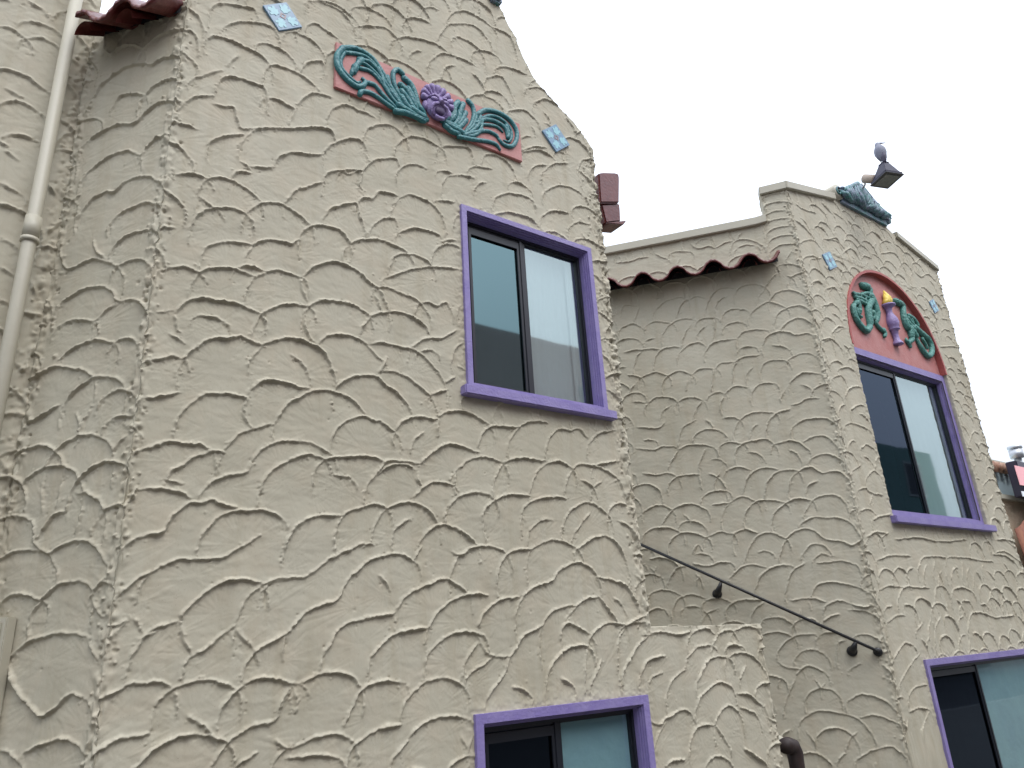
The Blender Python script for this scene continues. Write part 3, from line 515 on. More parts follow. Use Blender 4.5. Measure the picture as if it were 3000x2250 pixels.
ARZ, ARH = 2.595 + Z, 1.005
arch = [(archc + archr * math.cos(t), ARZ + ARH * math.sin(t) ** .95) for t in np.linspace(0, math.pi, 33)]
holeB = [(WB1[0], WB1[2]), (WB1[1], WB1[2]), (WB1[1], ARZ)] + arch[1:-1] + [(WB1[0], ARZ)]
cb = [(XB, 4.16), (6.9, 4.34), (7.0, 4.37), (7.93, 4.345), (8.11, 4.25), (8.947, 4.05)]
polyB = [(XB, 0), (8.95, 0)] + [(x, z + Z) for x, z in cb[::-1]]
dbA = [h for h in (rect(WA1), rect(WA2))]; dbB = [holeB, rect(WB2)]
RES = 1 if 'FULLRES' not in globals() else FULLRES
stucco_wall('front_wall', PA, polyA, dbA, A_, .0043 * RES, 11, BL, zfine=.75,
            rough_edges=((XA + .015, 0, 6, .020, .0055), (3.235, 1.7, 5.2, .032, .009), (4.27, .7, 1.75, .022, .007), (3.20, 2.4, 5.0, .05, .004)))
stucco_wall('front_wall', PB, polyB, dbB, B_, .0062 * RES, 23, BR, zfine=.9, ridge=.95,
            rough_edges=((XB + .015, 0, 6, .02, .006), (8.93, 0, 6, .03, .008)))
polyM = [(-1.95, 0), (.006, 0), (.006, 4.16 + Z), (-.235, 4.13 + Z), (-.235, 3.99 + Z), (-.25, 3.87 + Z), (-.30, 3.80 + Z), (-1.95, 3.78 + Z)]
stucco_wall('return_wall', PM, polyM, [], M_, .0056 * RES, 37, BR, zfine=.7, ridge=.95, rough_edges=((-.015, 0, 6, .02, .005), (-.215, 5.45, 6, .02, .006)))
polyL = [(-LW, 0), (.008, 0), (.008, 3.30 + Z), (-LW, 3.30 + Z)]
stucco_wall('return_wall', PL, polyL, [], L_, .0043 * RES, 41, BL, zfine=.9, ridge=1.0, rough_edges=((-.012, 0, 5, .018, .006), (-LW + .02, 0, 5, .025, .007)))
polyP = [(-2.6, 0), (XP + .01, 0), (XP + .01, 4.4 + Z), (-2.6, 4.4 + Z)]
stucco_wall('front_wall', PP, polyP, [], P_, .0062 * RES, 53, BL, zfine=1.6, ridge=1.05, rough_edges=((XP - .02, 0, 6, .025, .006),))
stucco_wall('side_wall', PR, [(.02, 0), (2.3, 0), (2.3, 3.43 + Z), (.02, 3.43 + Z)], [], [], .03, 61, BL, back=.02)
stucco_wall('stair_cheek_wall', PC, [(.02, 0), (1.6, 0), (1.6, .07 + Z), (.02, .07 + Z)], [], [], .03, 67, BL, back=.02)
stucco_wall('side_wall', Plane((8.95, DB), (-ca, sa)), [(.01, 0), (2.6, 0), (2.6, 4.0 + Z), (.01, 4.0 + Z)], [], [], .03, 71, BR, back=.02)
stucco_wall('return_wall', PM, [(-3.5, 0), (-1.95, 0), (-1.95, 3.78 + Z), (-3.5, 3.78 + Z)], [], [], .025, 73, BR, back=.02)
# flat roofs and the solid bulk behind the fronts
rb = MB(); q = lambda P, w: (P[0], P[1])
def slab(mb, pts, z0, z1):
    n = len(pts); v = [(x, y, z0) for x, y in pts] + [(x, y, z1) for x, y in pts]
    mb.add(v, [tuple(range(n - 1, -1, -1)), tuple(range(n, 2 * n))] + [(i, (i + 1) % n, n + (i + 1) % n, n + i) for i in range(n)])
ROOFM = mat('bitumen_roof', (.06, .06, .06), .9)
slab(rb, [(XA + .25, DA + .28), (3.02, DA + .28), (1.72, 4.90), (-1.1, 4.90)], 3.0 + Z, 3.06 + Z)
rb.build('roof', ROOFM, BL)
rb = MB(); slab(rb, [(XB + .22, DB + .26), (8.6, DB + .26), (7.2, 5.2), (4.5, 5.2)], 3.5 + Z, 3.56 + Z); rb.build('roof', ROOFM, BR)
rb = MB(); rb.wbox(-2.6, .6, 4.95, 5.1, 0, 3.2 + Z); rb.wbox(.6, 1.8, 4.95, 5.1, 0, 3.2 + Z); rb.build('rear_wall', STUCCO, BL)
rb = MB(); rb.wbox(4.4, 7.4, 5.25, 5.4, 0, 3.7 + Z); rb.build('rear_wall', STUCCO, BR)

# ---------------------------------------------------------------- windows (building > window > its pieces)
def rring(w, m): return [(w[0] + m, w[2] + m), (w[1] - m, w[2] + m), (w[1] - m, w[3] - m), (w[0] + m, w[3] - m)]
def window(pl, w, parent, label, dark=None, face=.03, sill=None, split=.5, st=.007, proud=.022, deep=.062, blind=None, screen=True):
    u0, u1, z0, z1 = w
    c = MB(); m_ = .012
    fr = MB()
    # casing: face board, stepped moulding, reveal
    fr.ring(pl, rring(w, -.012), rring(w, face), -.03, proud)
    fr.ring(pl, rring(w, face), rring(w, face + st), -min(.05, deep), proud - .010)
    fr.ring(pl, rring(w, face + st), rring(w, face + 2 * st), -deep, proud - .022)
    fr.ring(pl, rring(w, face + 2 * st), rring(w, face + 3 * st), -deep, proud - .036)
    W_ = fr.build('window', PURPLE, parent, bevel=.002); W_['label'] = label
    i0 = face + 3 * st
    if sill:
        s = MB(); s.box(pl, u0 - .05, u1 + .055, z0 - sill, z0 + .004, -.02, .055); s.build('sill', PURPLE, W_, bevel=.006)
    uf0, uf1, zf0, zf1 = u0 + i0, u1 - i0, z0 + i0 * (.35 if sill else 1), z1 - i0
    g = MB(); R = lambda a: (uf0 + a, uf1 - a, zf0 + a, zf1 - a)
    rr = lambda a: [(uf0 + a, zf0 + a), (uf1 - a, zf0 + a), (uf1 - a, zf1 - a), (uf0 + a, zf1 - a)]
    g.ring(pl, rr(-.004), rr(.018), -deep - .02, -deep + .014)
    g.ring(pl, rr(.018), rr(.028), -deep - .02, -deep + .004)
    um = uf0 + (uf1 - uf0) * split
    g.box(pl, um - .020, um - .004, zf0 + .02, zf1 - .02, -deep - .02, -deep + .014)
    g.box(pl, um - .004, um + .012, zf0 + .02, zf1 - .02, -deep - .02, -deep + .009)
    g.box(pl, um + .012, um + .028, zf0 + .02, zf1 - .02, -deep - .02, -deep + .004)
    g.build('sash_frame', BLACK, W_, bevel=.002)
    if screen:
        g = MB(); a0, a1, b0, b1 = uf0 + .034, um - .02, zf0 + .034, zf1 - .034
        g.ring(pl, [(a0, b0), (a1, b0), (a1, b1), (a0, b1)], [(a0 + .018, b0 + .02), (a1 - .018, b0 + .02), (a1 - .018, b1 - .045), (a0 + .018, b1 - .045)], -deep - .002, -deep + .008)
        g.build('screen_frame', BLACK, W_)
    for k, (a, b) in enumerate(((uf0 + .034, um - .01), (um + .02, uf1 - .034))):
        g = MB(); g.add([pl.P(a - .01, zf0 + .02, -deep - .008), pl.P(b + .01, zf0 + .02, -deep - .008), pl.P(b + .01, zf1 - .02, -deep - .008), pl.P(a - .01, zf1 - .02, -deep - .008)], [(0, 1, 2, 3)])
        g.build('pane', (dark or GLASSD) if (k == 0 and screen) else (GLASSC if blind else GLASS), W_)
    # curtains and the dark room behind
    for k, (a, b) in enumerate(((um + .03, uf1 - (.02 if blind else .05)), (uf1 - .10, uf1 - .03))):
        cu = MB(); n = 40 if k == 0 else 14; dw = -deep - (.05 if k == 0 else .035) + (.034 if blind and k == 0 else 0); V = []; F = []
        for i in range(n + 1):
            uu = a + (b - a) * i / n; off = (.001 if blind else .25) * (.006 * math.sin(i * 1.1) + .003 * math.sin(i * 2.3))
            V += [pl.P(uu, zf0, dw + off), pl.P(uu, zf1 - .02, dw + off)]
        for i in range(n): F.append((2 * i, 2 * i + 2, 2 * i + 3, 2 * i + 1))
        cu.add(V, F, True); cu.build('curtain' if not blind else 'blind', blind or CURTAIN, W_)
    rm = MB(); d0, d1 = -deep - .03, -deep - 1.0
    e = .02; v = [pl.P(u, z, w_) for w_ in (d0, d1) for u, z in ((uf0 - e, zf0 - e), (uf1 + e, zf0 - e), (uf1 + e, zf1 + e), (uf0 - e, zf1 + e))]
    rm.add(v, [(4, 5, 6, 7), (0, 1, 5, 4), (1, 2, 6, 5), (2, 3, 7, 6), (3, 0, 4, 7)]); rm.build('room_lining', ROOM_EAVE_DARK, W_)
    return W_
window(PA, WA1, BL, 'upper purple window with a sill under the relief panel', face=.026, sill=.052, split=.475)
window(PA, WA2, BL, 'lower purple window, mitred casing, at the bottom edge', face=.034, st=.006, split=.47, blind=BLIND, dark=GLASSK)
window(PB, WB1, BR, 'tall purple window under the red lunette', face=.06, sill=.06, split=.475, deep=.105, proud=-.032, dark=GLASSK)
window(PB, WB2, BR, 'lower purple window in the bottom right corner', face=.038, st=.006, split=.42, blind=BLIND, dark=GLASSK)

# ---------------------------------------------------------------- copings and tiled eaves
def coping(pl, pts, parent, thick=.10, w0=-.22, w1=.035):
    mb = MB()
    for i in range(len(pts) - 1):
        (a, za), (b, zb) = pts[i], pts[i + 1]
        v = []
        for w_ in (w0, w1):
            for (u, z) in ((a, za), (b, zb), (b, zb + thick), (a, za + thick)): v.append(pl.P(u, z, w_))
        mb.add(v, [(0, 1, 2, 3), (7, 6, 5, 4), (0, 4, 5, 1), (1, 5, 6, 2), (2, 6, 7, 3), (3, 7, 4, 0)])
    return mb.build('coping', CREAM, parent, bevel=.006)
coping(PM, [(-3.5, 3.755 + Z), (-1.95, 3.765 + Z), (-1.1, 3.775 + Z), (-.42, 3.785 + Z), (-.33, 3.787 + Z), (-.232, 3.80 + Z)], BR, .085)
coping(PM, [(-.245, 4.115 + Z), (.03, 4.13 + Z)], BR, .085, -.10, .03)
coping(PB, [(XB - .02, 4.13 + Z), (6.86, 4.315 + Z)], BR, .085, -.2, .035)
coping(PB, [(8.08, 4.235 + Z), (8.96, 4.03 + Z)], BR, .075, -.2, .035)
def tiled_eave(name, pl, u0, u1, z, parent, period=.345, amp=.052, out=.17, phase=0.0, rise=.10, label=None):
    mb = MB(); n = int((u1 - u0) / period * 28); V = []; nw = 7; th = .027
    def prof(u):
        t = ((u - u0) / period + phase) % 1.0
        s_ = -math.cos(2 * math.pi * t); return amp * (s_ ** .75 if s_ > 0 else -(-s_) ** .8 * .8)
    for side in (0, 1):
        for j in range(nw):
            w_ = out * (1 - j / (nw - 1)) - .02 * (j == nw - 1)
            for i in range(n + 1):
                u = u0 + (u1 - u0) * i / n
                V.append(pl.P(u, z + prof(u) + rise * j / (nw - 1) + side * th, w_ + .003 * math.sin(i * 1.7)))
    N = (n + 1) * nw; F = []
    for j in range(nw - 1):
        for i in range(n):
            a = j * (n + 1) + i
            F.append((a, a + n + 1, a + n + 2, a + 1)); F.append((N + a, N + a + 1, N + a + n + 2, N + a + n + 1))
    for i in range(n): F.append((i, i + 1, N + i + 1, N + i))
    for j in range(nw - 1):
        for i in (0, n):
            a = j * (n + 1) + i; F.append((a, a + n + 1, N + a + n + 1, N + a))
    mb.add(V, F, True)
    # the narrow under tiles tucked inside every crest
    k0 = math.ceil(-phase); 
    for k in range(-1, int((u1 - u0) / period) + 2):
        uc = u0 + (k + .5 - phase) * period
        if uc < u0 + .03 or uc > u1 - .03: continue
        V = []; F = []; m = 12
        for j in range(4):
            w_ = out * .86 * (1 - j / 3)
            for i in range(m + 1):
                th_ = math.pi * i / m; V.append(pl.P(uc - .19 * period * math.cos(th_), z - .042 + .072 * math.sin(th_) + rise * j / 3, w_))
        for j in range(3):
            for i in range(m):
                a = j * (m + 1) + i; F.append((a, a + 1, a + m + 2, a + m + 1))
        mb.add(V, F, True)
    # near-black sheet at the wall, painting the shade in the hollows under the tiles
    o = mb.build(name, TILE, parent)
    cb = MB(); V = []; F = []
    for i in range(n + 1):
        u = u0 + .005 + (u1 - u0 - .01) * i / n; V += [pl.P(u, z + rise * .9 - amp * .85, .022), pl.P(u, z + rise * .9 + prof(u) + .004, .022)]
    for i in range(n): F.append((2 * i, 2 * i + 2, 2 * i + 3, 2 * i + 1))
    cb.add(V, F); cb.build('eave_shade', ROOM_EAVE_DARK, o)
    if label: o['label'] = label
    return o
ub = [PM.px(x, y, .20) for x, y in ((1834, 841), (1932, 830), (2040, 805), (2143, 786), (2254, 767))]
TZ = sum(z for u, z in ub) / 5; PER = (ub[-1][0] - ub[0][0]) / 4
T0 = ub[0][0] - PER * 1.0; T1 = PM.px(2288, 750, .20)[0]
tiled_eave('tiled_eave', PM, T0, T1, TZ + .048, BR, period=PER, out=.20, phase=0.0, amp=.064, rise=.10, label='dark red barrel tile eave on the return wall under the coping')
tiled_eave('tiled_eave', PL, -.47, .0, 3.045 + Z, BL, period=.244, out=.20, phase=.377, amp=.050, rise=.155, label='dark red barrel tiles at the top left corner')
r7 = lambda x, y: PA.px(1700 + x * .2712, 450 + y * .2712, -.10)
for pts, w0, w1 in ((((150, 250), (200, 238), (350, 242), (372, 262), (380, 300), (376, 566), (170, 566)), -.22, -.05),
                    (((372, 500), (410, 498), (430, 520), (436, 560), (432, 690), (400, 700), (372, 600)), -.26, -.14),
                    (((200, 570), (400, 556), (408, 640), (412, 752), (250, 770)), -.20, -.07),
                    (((260, 772), (412, 754), (458, 748), (450, 768), (428, 794), (280, 780)), -.20, -.06)):   # tile ends showing past the gable edge
    mb = MB(); mb.prism(PA, [r7(*p) for p in pts], w0, w1); mb.build('roof_tile', TILE, BL, bevel=.010)

# ---------------------------------------------------------------- downpipe, box
pp = Plane(PP.o + PP.n * .085, PP.e)
top = pp.px(214, 0); bot = pp.px(14, 1139)
pu = (top[0] + bot[0]) / 2
dp = empty('downpipe', PP.P(pu, 0, .085), 'cream painted round downpipe beside the inner corner at the far left', 'downpipe')
mb = MB(); mb.tube([PP.P(pu, 0.05, .085), PP.P(pu, 6.05, .085)], .029, 24); pipe = mb.build('pipe', CREAM, dp)
cz = pp.px(85, 660)[1]
for zc in (cz, cz - 2.4):
    mb = MB(); mb.tube([PP.P(pu, zc - .07, .085), PP.P(pu, zc + .045, .085)], .034, 24); mb.tube([PP.P(pu, zc - .085, .085), PP.P(pu, zc - .065, .085)], .037, 24)
    mb.build('coupling', CREAM, dp)
for zb_ in (cz + .9, cz - 1.4):
    mb = MB(); mb.box(PP, pu - .02, pu + .02, zb_, zb_ + .03, 0, .05); mb.build('bracket', CREAM, dp)
bu, bz = PL.px(22, 1807, .05)
ub_ = empty('utility_box', PL.P(bu, bz, 0), 'shallow cream painted utility box on the wall at the left edge', 'box')
mb = MB(); mb.box(PL, bu - .35, bu, bz - .5, bz, 0.005, .05); mb.build('cabinet', CREAM, ub_, bevel=.004)
mb = MB(); mb.box(PL, bu - .33, bu - .02, bz - .48, bz - .02, .052, .058); mb.build('lid', CREAM, ub_)

# ---------------------------------------------------------------- glazed wall tiles
TB = mat('blue_glaze', (.13, .235, .36), .3, vary=(40, .8, (.22, .33, .42))); TT = mat('turquoise_glaze', (.27, .52, .56), .3, vary=(50, .7, (.20, .38, .48)))
TN = mat('brown_glaze', (.22, .16, .17), .3)
def wall_tile(pl, corners, label, group='blue glazed tiles set in the gables'):
    P = [pl.px(x, y, .012) for x, y in corners]
    cu = sum(p[0] for p in P) / 4; cz_ = sum(p[1] for p in P) / 4
    s = sum(math.hypot(P[i][0] - P[(i + 1) % 4][0], P[i][1] - P[(i + 1) % 4][1]) for i in range(4)) / 4
    an = math.atan2(P[1][1] - P[0][1], P[1][0] - P[0][0])
    T = lambda x, y: (cu + (x * math.cos(an) - y * math.sin(an)) * s / 2, cz_ + (x * math.sin(an) + y * math.cos(an)) * s / 2)
    r = empty('wall_tile', pl.P(cu, cz_, 0), label, 'ceramic tile', group)
    mb = MB(); mb.prism(pl, [T(-1, -1), T(1, -1), T(1, 1), T(-1, 1)], -.03, .014); mb.build('tile_body', TB, r, bevel=.002)
    mb = MB()
    half = [(.90, .0), (.86, .14), (.66, .17), (.74, .34), (.62, .42), (.46, .24), (.36, .30), (.30, .10), (.22, .0)]
    for k in range(4):
        a = math.pi / 4 + k * math.pi / 2
        pts = half + [(x, -y) for x, y in half[-2:0:-1]]
        rot = [(x * 1.22 * math.cos(a) - y * math.sin(a), x * 1.22 * math.sin(a) + y * math.cos(a)) for x, y in pts]
        mb.prism(pl, [T(x, y) for x, y in rot], .0142, .0158)
    mb.build('leaf_motif', TT, r)
    mb = MB(); mb.ring(pl, [T(x, y) for x, y in ((0, -.28), (.28, 0), (0, .28), (-.28, 0))], [T(x, y) for x, y in ((0, -.14), (.14, 0), (0, .14), (-.14, 0))], .0142, .0158)
    mb.build('centre_motif', TN, r)
c1 = lambda x, y: (500 + x * .27125, y * .27125)
c2 = lambda x, y: (900 + x * .40687, y * .40687)
c4 = lambda x, y: (2300 + x * .3165, 700 + y * .3165)
wall_tile(PA, [c1(1180, 330), c1(1430, 290), c1(1240, 20), c1(990, 65)], 'blue tile on edge at the upper left of the near gable, left of the relief panel')
wall_tile(PA, [c2(1790, 1092), c2(1890, 1040), c2(1800, 900), c2(1690, 940)], 'small blue tile on edge beside the right end of the long relief panel')
b3 = [PB.px(*c4(x, y)) for x, y in ((405, 110), (470, 230), (440, 305), (330, 165))]
def tile_sq(pl, cx, cy, half, **k):
    u, z = pl.px(cx, cy)
    # a square on its corner, given through its own corners
    class Q: pass
    pts = [(u - half * .35, z - half * 1.0), (u + half, z - half * .3), (u + half * .35, z + half), (u - half, z + half * .3)]
    q = Plane(pl.o, pl.e); q.px = lambda x, y, w=0: (x, y); q.P = pl.P
    wall_tile(q, pts, **k)
tile_sq(PB, *c4(405, 205), .115, label='weathered blue tile on the far gable, left of the lunette')
tile_sq(PB, *c4(1370, 625), .10, label='weathered blue tile on the far gable, right of the lunette')

# ---------------------------------------------------------------- relief panel on the near gable
s1 = lambda x, y: (950 + x * .27125, 110 + y * .27125)
RP = empty('relief_panel', PA.P(1.9, 3.2 + Z, 0), 'long red panel with teal scrollwork and a lilac shell mask on the near gable', 'relief panel')
mb = MB(); mb.prism(PA, [(1.243, 3.055 + Z), (2.562, 3.06 + Z), (2.562, 3.372 + Z), (1.243, 3.385 + Z)], -.03, .02); mb.build('backboard', PINK, RP, bevel=.004)
def relief_curves(pl, crop, curves, base, name, mt, parent, width, height):
    mb = MB()
    for (txt, w0, w1, *hh) in curves:
        pts = [crop(*[float(t) for t in q.split(',')]) for q in txt.split()]
        uz = smooth_line([pl.px(x, y, base) for x, y in pts], .012); n = len(uz)
        h = (hh[0] if hh else 1.0) * height
        mb.tube([pl.P(u, z, base + h * .35) for u, z in uz], [max(.003, width * (w0 + (w1 - w0) * k / (n - 1)) * (1 - .45 * max(0, (k / (n - 1) - .85) / .15))) for k in range(n)], 10, flat=1.0)
        mb.ell(pl.P(*uz[0], base + h * .35), width * w0 * 1.02, width * w0 * 1.02, width * w0 * 1.02, None, 10, 6)
    return mb.build(name, mt, parent)
left = [("200,120 140,190 135,270 155,350 230,450 330,530 400,535 440,490 400,440", 1.5, 1.5), ("215,170 175,250 190,340 260,420 340,490 390,480", 1.0, .8),
 ("190,125 300,120 420,165 530,250 620,380 690,500 780,640 870,760", 1.5, 1.0), ("220,170 330,180 440,215 540,300 620,430 720,590 800,720", 1.1, .9),
 ("370,240 480,270 560,340 640,440", 1.2, .9), ("360,260 460,310 560,400 650,520 740,650", 1.0, .8), ("390,340 480,365 560,430 630,520", 1.1, .8),
 ("400,250 340,310 300,370 290,420", 1.6, 1.0), ("330,330 310,400", 1.9, 1.2),
 ("470,495 540,520 600,590 680,680 780,770", 1.2, 1.0), ("620,420 640,520 720,650 820,760", 1.2, .9), ("680,430 710,540 780,660 850,770", 1.2, .9),
 ("380,620 400,590 480,600 570,650 680,730 790,800", 1.3, 1.1), ("840,400 790,355 740,390 750,500 790,600 850,700", 1.4, 1.1),
 ("860,450 930,520 975,620 1010,740 1090,840", 1.7, 1.6), ("820,520 900,600 950,700 1010,800", 1.7, 1.5), ("830,590 900,680 970,790 1060,860", 1.7, 1.5),
 ("830,650 900,760 1020,850 1120,890", 1.7, 1.5), ("770,800 880,820 1010,870 1120,900", 1.6, 1.5), ("900,560 980,700 1060,820", 1.6, 1.4), ("940,780 1040,850 1100,870", 2.0, 2.0),
 ("800,740 900,800 1000,850", 1.8, 1.5), ("1000,860 1050,900 1100,910", 1.6, 1.2), ("720,600 800,700 880,790", 1.2, 1.1), ("580,340 640,470 700,560", 1.2, 1.0)]
right = [("1640,840 1740,790 1880,820 2000,900 2070,1010 2070,1110 2020,1180 1940,1165 1880,1100 1860,1050", 1.4, 1.2), ("1660,900 1780,850 1900,885 1990,970 2020,1060 1990,1130 1930,1110", 1.1, .8),
 ("1620,930 1740,890 1860,920 1950,990 1975,1090", 1.1, 1.2), ("1960,960 1985,1050 1970,1100", 1.3, 1.2), ("1600,960 1720,945 1850,965 1930,1030", 1.0, .8),
 ("1500,1060 1620,1030 1750,1015 1850,1060 1890,1120", 1.2, 1.0), ("1450,1075 1600,1105 1750,1125 1850,1160 1900,1225", 1.2, 1.1),
 ("1550,690 1600,760 1610,850 1580,940 1510,1030", 1.4, 1.0), ("1440,710 1400,760 1400,850 1340,920", 1.7, 1.5), ("1490,730 1460,810 1440,900 1380,970", 1.7, 1.4),
 ("1520,820 1480,900 1410,970", 1.5, 1.3), ("1525,900 1460,970 1390,1010", 1.5, 1.3), ("1680,860 1650,960 1540,1050", 1.2, 1.0), ("1640,850 1600,960 1510,1040", 1.2, 1.0),
 ("1270,900 1340,950 1440,1010 1520,1050", 1.8, 1.6), ("1320,930 1400,960 1480,1020", 1.7, 1.3), ("1700,900 1680,1000 1580,1060", 1.1, .9), ("1280,880 1350,870 1400,800", 1.7, 1.4), ("1300,960 1380,1020 1470,1050", 1.6, 1.3),
 ("1700,1000 1620,1060 1520,1070", 1.1, 1.0)]
relief_curves(PA, s1, left, .02, 'scrollwork', TEAL, RP, .0126, .011)
relief_curves(PA, s1, right, .02, 'scrollwork', TEAL, RP, .0126, .011)
mb = MB()
cu, cz_ = PA.px(*s1(1215, 690), .03)
for k in range(9):                               # the shell: nine ribs fanned over the mask
    a = math.radians(-8 + k * 24.5); r0, r1 = .03, .115
    mb.tube([PA.P(cu + math.cos(a) * (r0 + (r1 - r0) * t), cz_ + .0 + math.sin(a) * (r0 + (r1 - r0) * t) * .98, .030 + .012 * t) for t in (0, .35, .7, .92, 1)], [.010, .014, .020, .022, .012], 10)
mb.ell(PA.P(cu, cz_ + .03, .025), .075, .02, .07)
mb.build('shell_crest', LILAC, RP)
mb = MB(); fz = cz_ - .055
mb.ell(PA.P(cu, fz, .03), .088, .045, .088)
for s_ in (-1, 1):
    mb.ell(PA.P(cu + s_ * .036, fz + .028, .066), .026, .018, .016); mb.tube([PA.P(cu + s_ * .012, fz + .045, .074), PA.P(cu + s_ * .04, fz + .058, .072), PA.P(cu + s_ * .07, fz + .04, .055)], [.008, .010, .007], 8)
    mb.tube([PA.P(cu + s_ * .01, fz + .0, .08), PA.P(cu + s_ * .045, fz - .012, .072), PA.P(cu + s_ * .058, fz - .05, .055), PA.P(cu + s_ * .03, fz - .085, .05)], [.009, .012, .010, .008], 8)
    mb.ell(PA.P(cu + s_ * .082, fz - .01, .03), .02, .02, .035)
mb.tube([PA.P(cu, fz + .045, .07), PA.P(cu, fz + .015, .088), PA.P(cu, fz - .002, .094)], [.010, .013, .017], 8)
mb.tube([PA.P(cu - .03, fz - .085, .055), PA.P(cu, fz - .095, .06), PA.P(cu + .03, fz - .085, .055)], .012, 8)
mb.build('mask', LILAC, RP)
DK = mat('dark_lilac', (.06, .035, .10), .6)
mb = MB(); mb.ell(PA.P(cu, fz - .045, .066), .034, .016, .030); mb.build('mouth', DK, RP)  # open mouth as a solid ellipsoid, darker than the mask

# ---------------------------------------------------------------- lunette over the far window
LN = empty('lunette_relief', PB.P(archc, ARZ, 0), 'arched red lunette with two teal sea creatures and a lilac torch above the far window', 'relief panel')
mb = MB(); mb.prism(PB, [(archc + (archr - .0) * math.cos(t), ARZ - .005 + ARH * max(0, math.sin(t)) ** .95) for t in np.linspace(0, math.pi, 33)], -.09, -.05); mb.build('backboard', PINK, LN)
mb = MB(); o_ = [(archc + (archr + .012) * math.cos(t), ARZ + (ARH + .012) * max(0, math.sin(t)) ** .95) for t in np.linspace(0, math.pi, 49)]
i_ = [(archc + (archr - .015) * math.cos(t), ARZ + (ARH - .015) * max(0, math.sin(t)) ** .95) for t in np.linspace(0, math.pi, 49)]
n = len(o_); V = [PB.P(u, z, w_) for w_ in (-.09, .012) for L_x in (o_, i_) for u, z in L_x]; F = []
for i in range(n - 1):
    F += [(i, i + 1, n + i + 1, n + i), (2 * n + i, 3 * n + i, 3 * n + i + 1, 2 * n + i + 1), (i, 2 * n + i, 2 * n + i + 1, i + 1), (n + i, n + i + 1, 3 * n + i + 1, 3 * n + i)]
mb.add(V, F); mb.build('arched_rim', REDRIM, LN)
f3 = lambda x, y: (2460 + x * .2109, 770 + y * .2109)
LB = -.045
cre1 = [("290,320 340,345 390,370 430,400", 3.2, 2.6), ("330,330 380,350", 3.8, 3.6), ("400,380 410,440 430,500", 2.6, 3.2), ("410,480 450,560 480,640 500,730", 4.2, 3.6), ("500,700 500,780 480,840", 3.6, 2.4),
 ("430,520 380,620 380,720 400,830 400,900", 3.8, 3.6), ("400,900 360,950 290,900 220,800 180,700 170,620 200,570", 3.2, 2.8), ("200,570 240,560 260,640 270,720", 2.6, 2.0), ("220,650 250,740 300,760", 2.0, 1.6),
 ("200,440 280,450 350,480 430,520", 1.9, 1.6), ("200,480 280,500 350,540 420,570", 1.9, 1.6), ("220,520 300,550 360,590 420,620", 1.9, 1.6), ("270,450 290,580", 1.5, 1.5), ("340,470 350,600", 1.5, 1.5), ("180,430 210,490", 2, 2), ("300,440 380,430 420,450", 2.0, 2.0),
 ("480,830 520,890 570,940 610,970", 2.0, 1.7), ("590,940 615,990 605,1040", 2.4, 1.8), ("440,700 460,760 450,800", 3.0, 2.0)]
cre2 = [("755,540 800,560 850,590 890,640", 3.4, 2.6), ("790,560 850,590", 3.6, 3.4), ("860,640 865,720 880,800 910,880 960,950", 3.2, 3.8), ("960,920 980,1000 990,1070", 3.8, 2.6), ("940,740 1000,780 1050,840 1080,910", 2.4, 2.2),
 ("930,770 980,840 1030,900", 2.2, 2.2), ("960,740 1010,860", 1.8, 1.8), ("900,800 960,880 1040,940", 3.0, 3.0), ("1020,900 1100,970 1160,1020 1220,1080 1262,1180 1255,1270 1210,1300 1150,1240 1090,1140 1050,1050", 3.2, 2.8),
 ("1130,1060 1180,1140 1210,1210", 1.8, 1.4), ("1000,960 1060,1050", 3.2, 3.0), ("990,1070 950,1110 915,1090 905,1050", 2.8, 1.6), ("935,1110 960,1160 975,1190", 2.2, 1.5), ("960,960 980,1060", 3.4, 2.6)]
relief_curves(PB, f3, cre1, LB, 'sea_creature', TEAL2, LN, .0108, .034)
relief_curves(PB, f3, cre2, LB, 'sea_creature', TEAL2, LN, .0108, .034)
a_ = PB.px(*f3(635, 600), LB); b_ = PB.px(*f3(785, 1150), LB)
mb = MB(); prof = [(0, .085), (.03, .088), (.06, .060), (.10, .040), (.20, .034), (.26, .045), (.36, .068), (.46, .076), (.56, .066), (.60, .050), (.615, .068), (.63, .066), (.65, .045), (.78, .032), (.88, .035), (.96, .058), (1.0, .062)]
pts = [PB.P(a_[0] + (b_[0] - a_[0]) * t, a_[1] + (b_[1] - a_[1]) * t, LB + .02) for t, r_ in prof]
mb.tube(pts, [r_ * .92 for t, r_ in prof], 20); mb.build('torch', LILAC, LN)
mb = MB(); ft = PB.px(*f3(585, 400), LB); k0 = (a_[0], a_[1])
for dx, s_, h in ((-.03, 1, .75), (0, 1.1, 1.0), (.03, 1, .82), (.045, .8, .6), (-.045, .8, .5)):
    P0 = (k0[0] + dx, k0[1]); P1 = (k0[0] + (ft[0] - k0[0]) * h + dx * .6, k0[1] + (ft[1] - k0[1]) * h)
    mid = ((P0[0] + P1[0]) / 2 + .012 * s_, (P0[1] + P1[1]) / 2)
    mb.tube([PB.P(*P0, LB + .02), PB.P(*mid, LB + .035), PB.P(*P1, LB + .02)], [.04 * s_, .036 * s_, .008], 10)
mb.build('flame', YELLOW, LN)

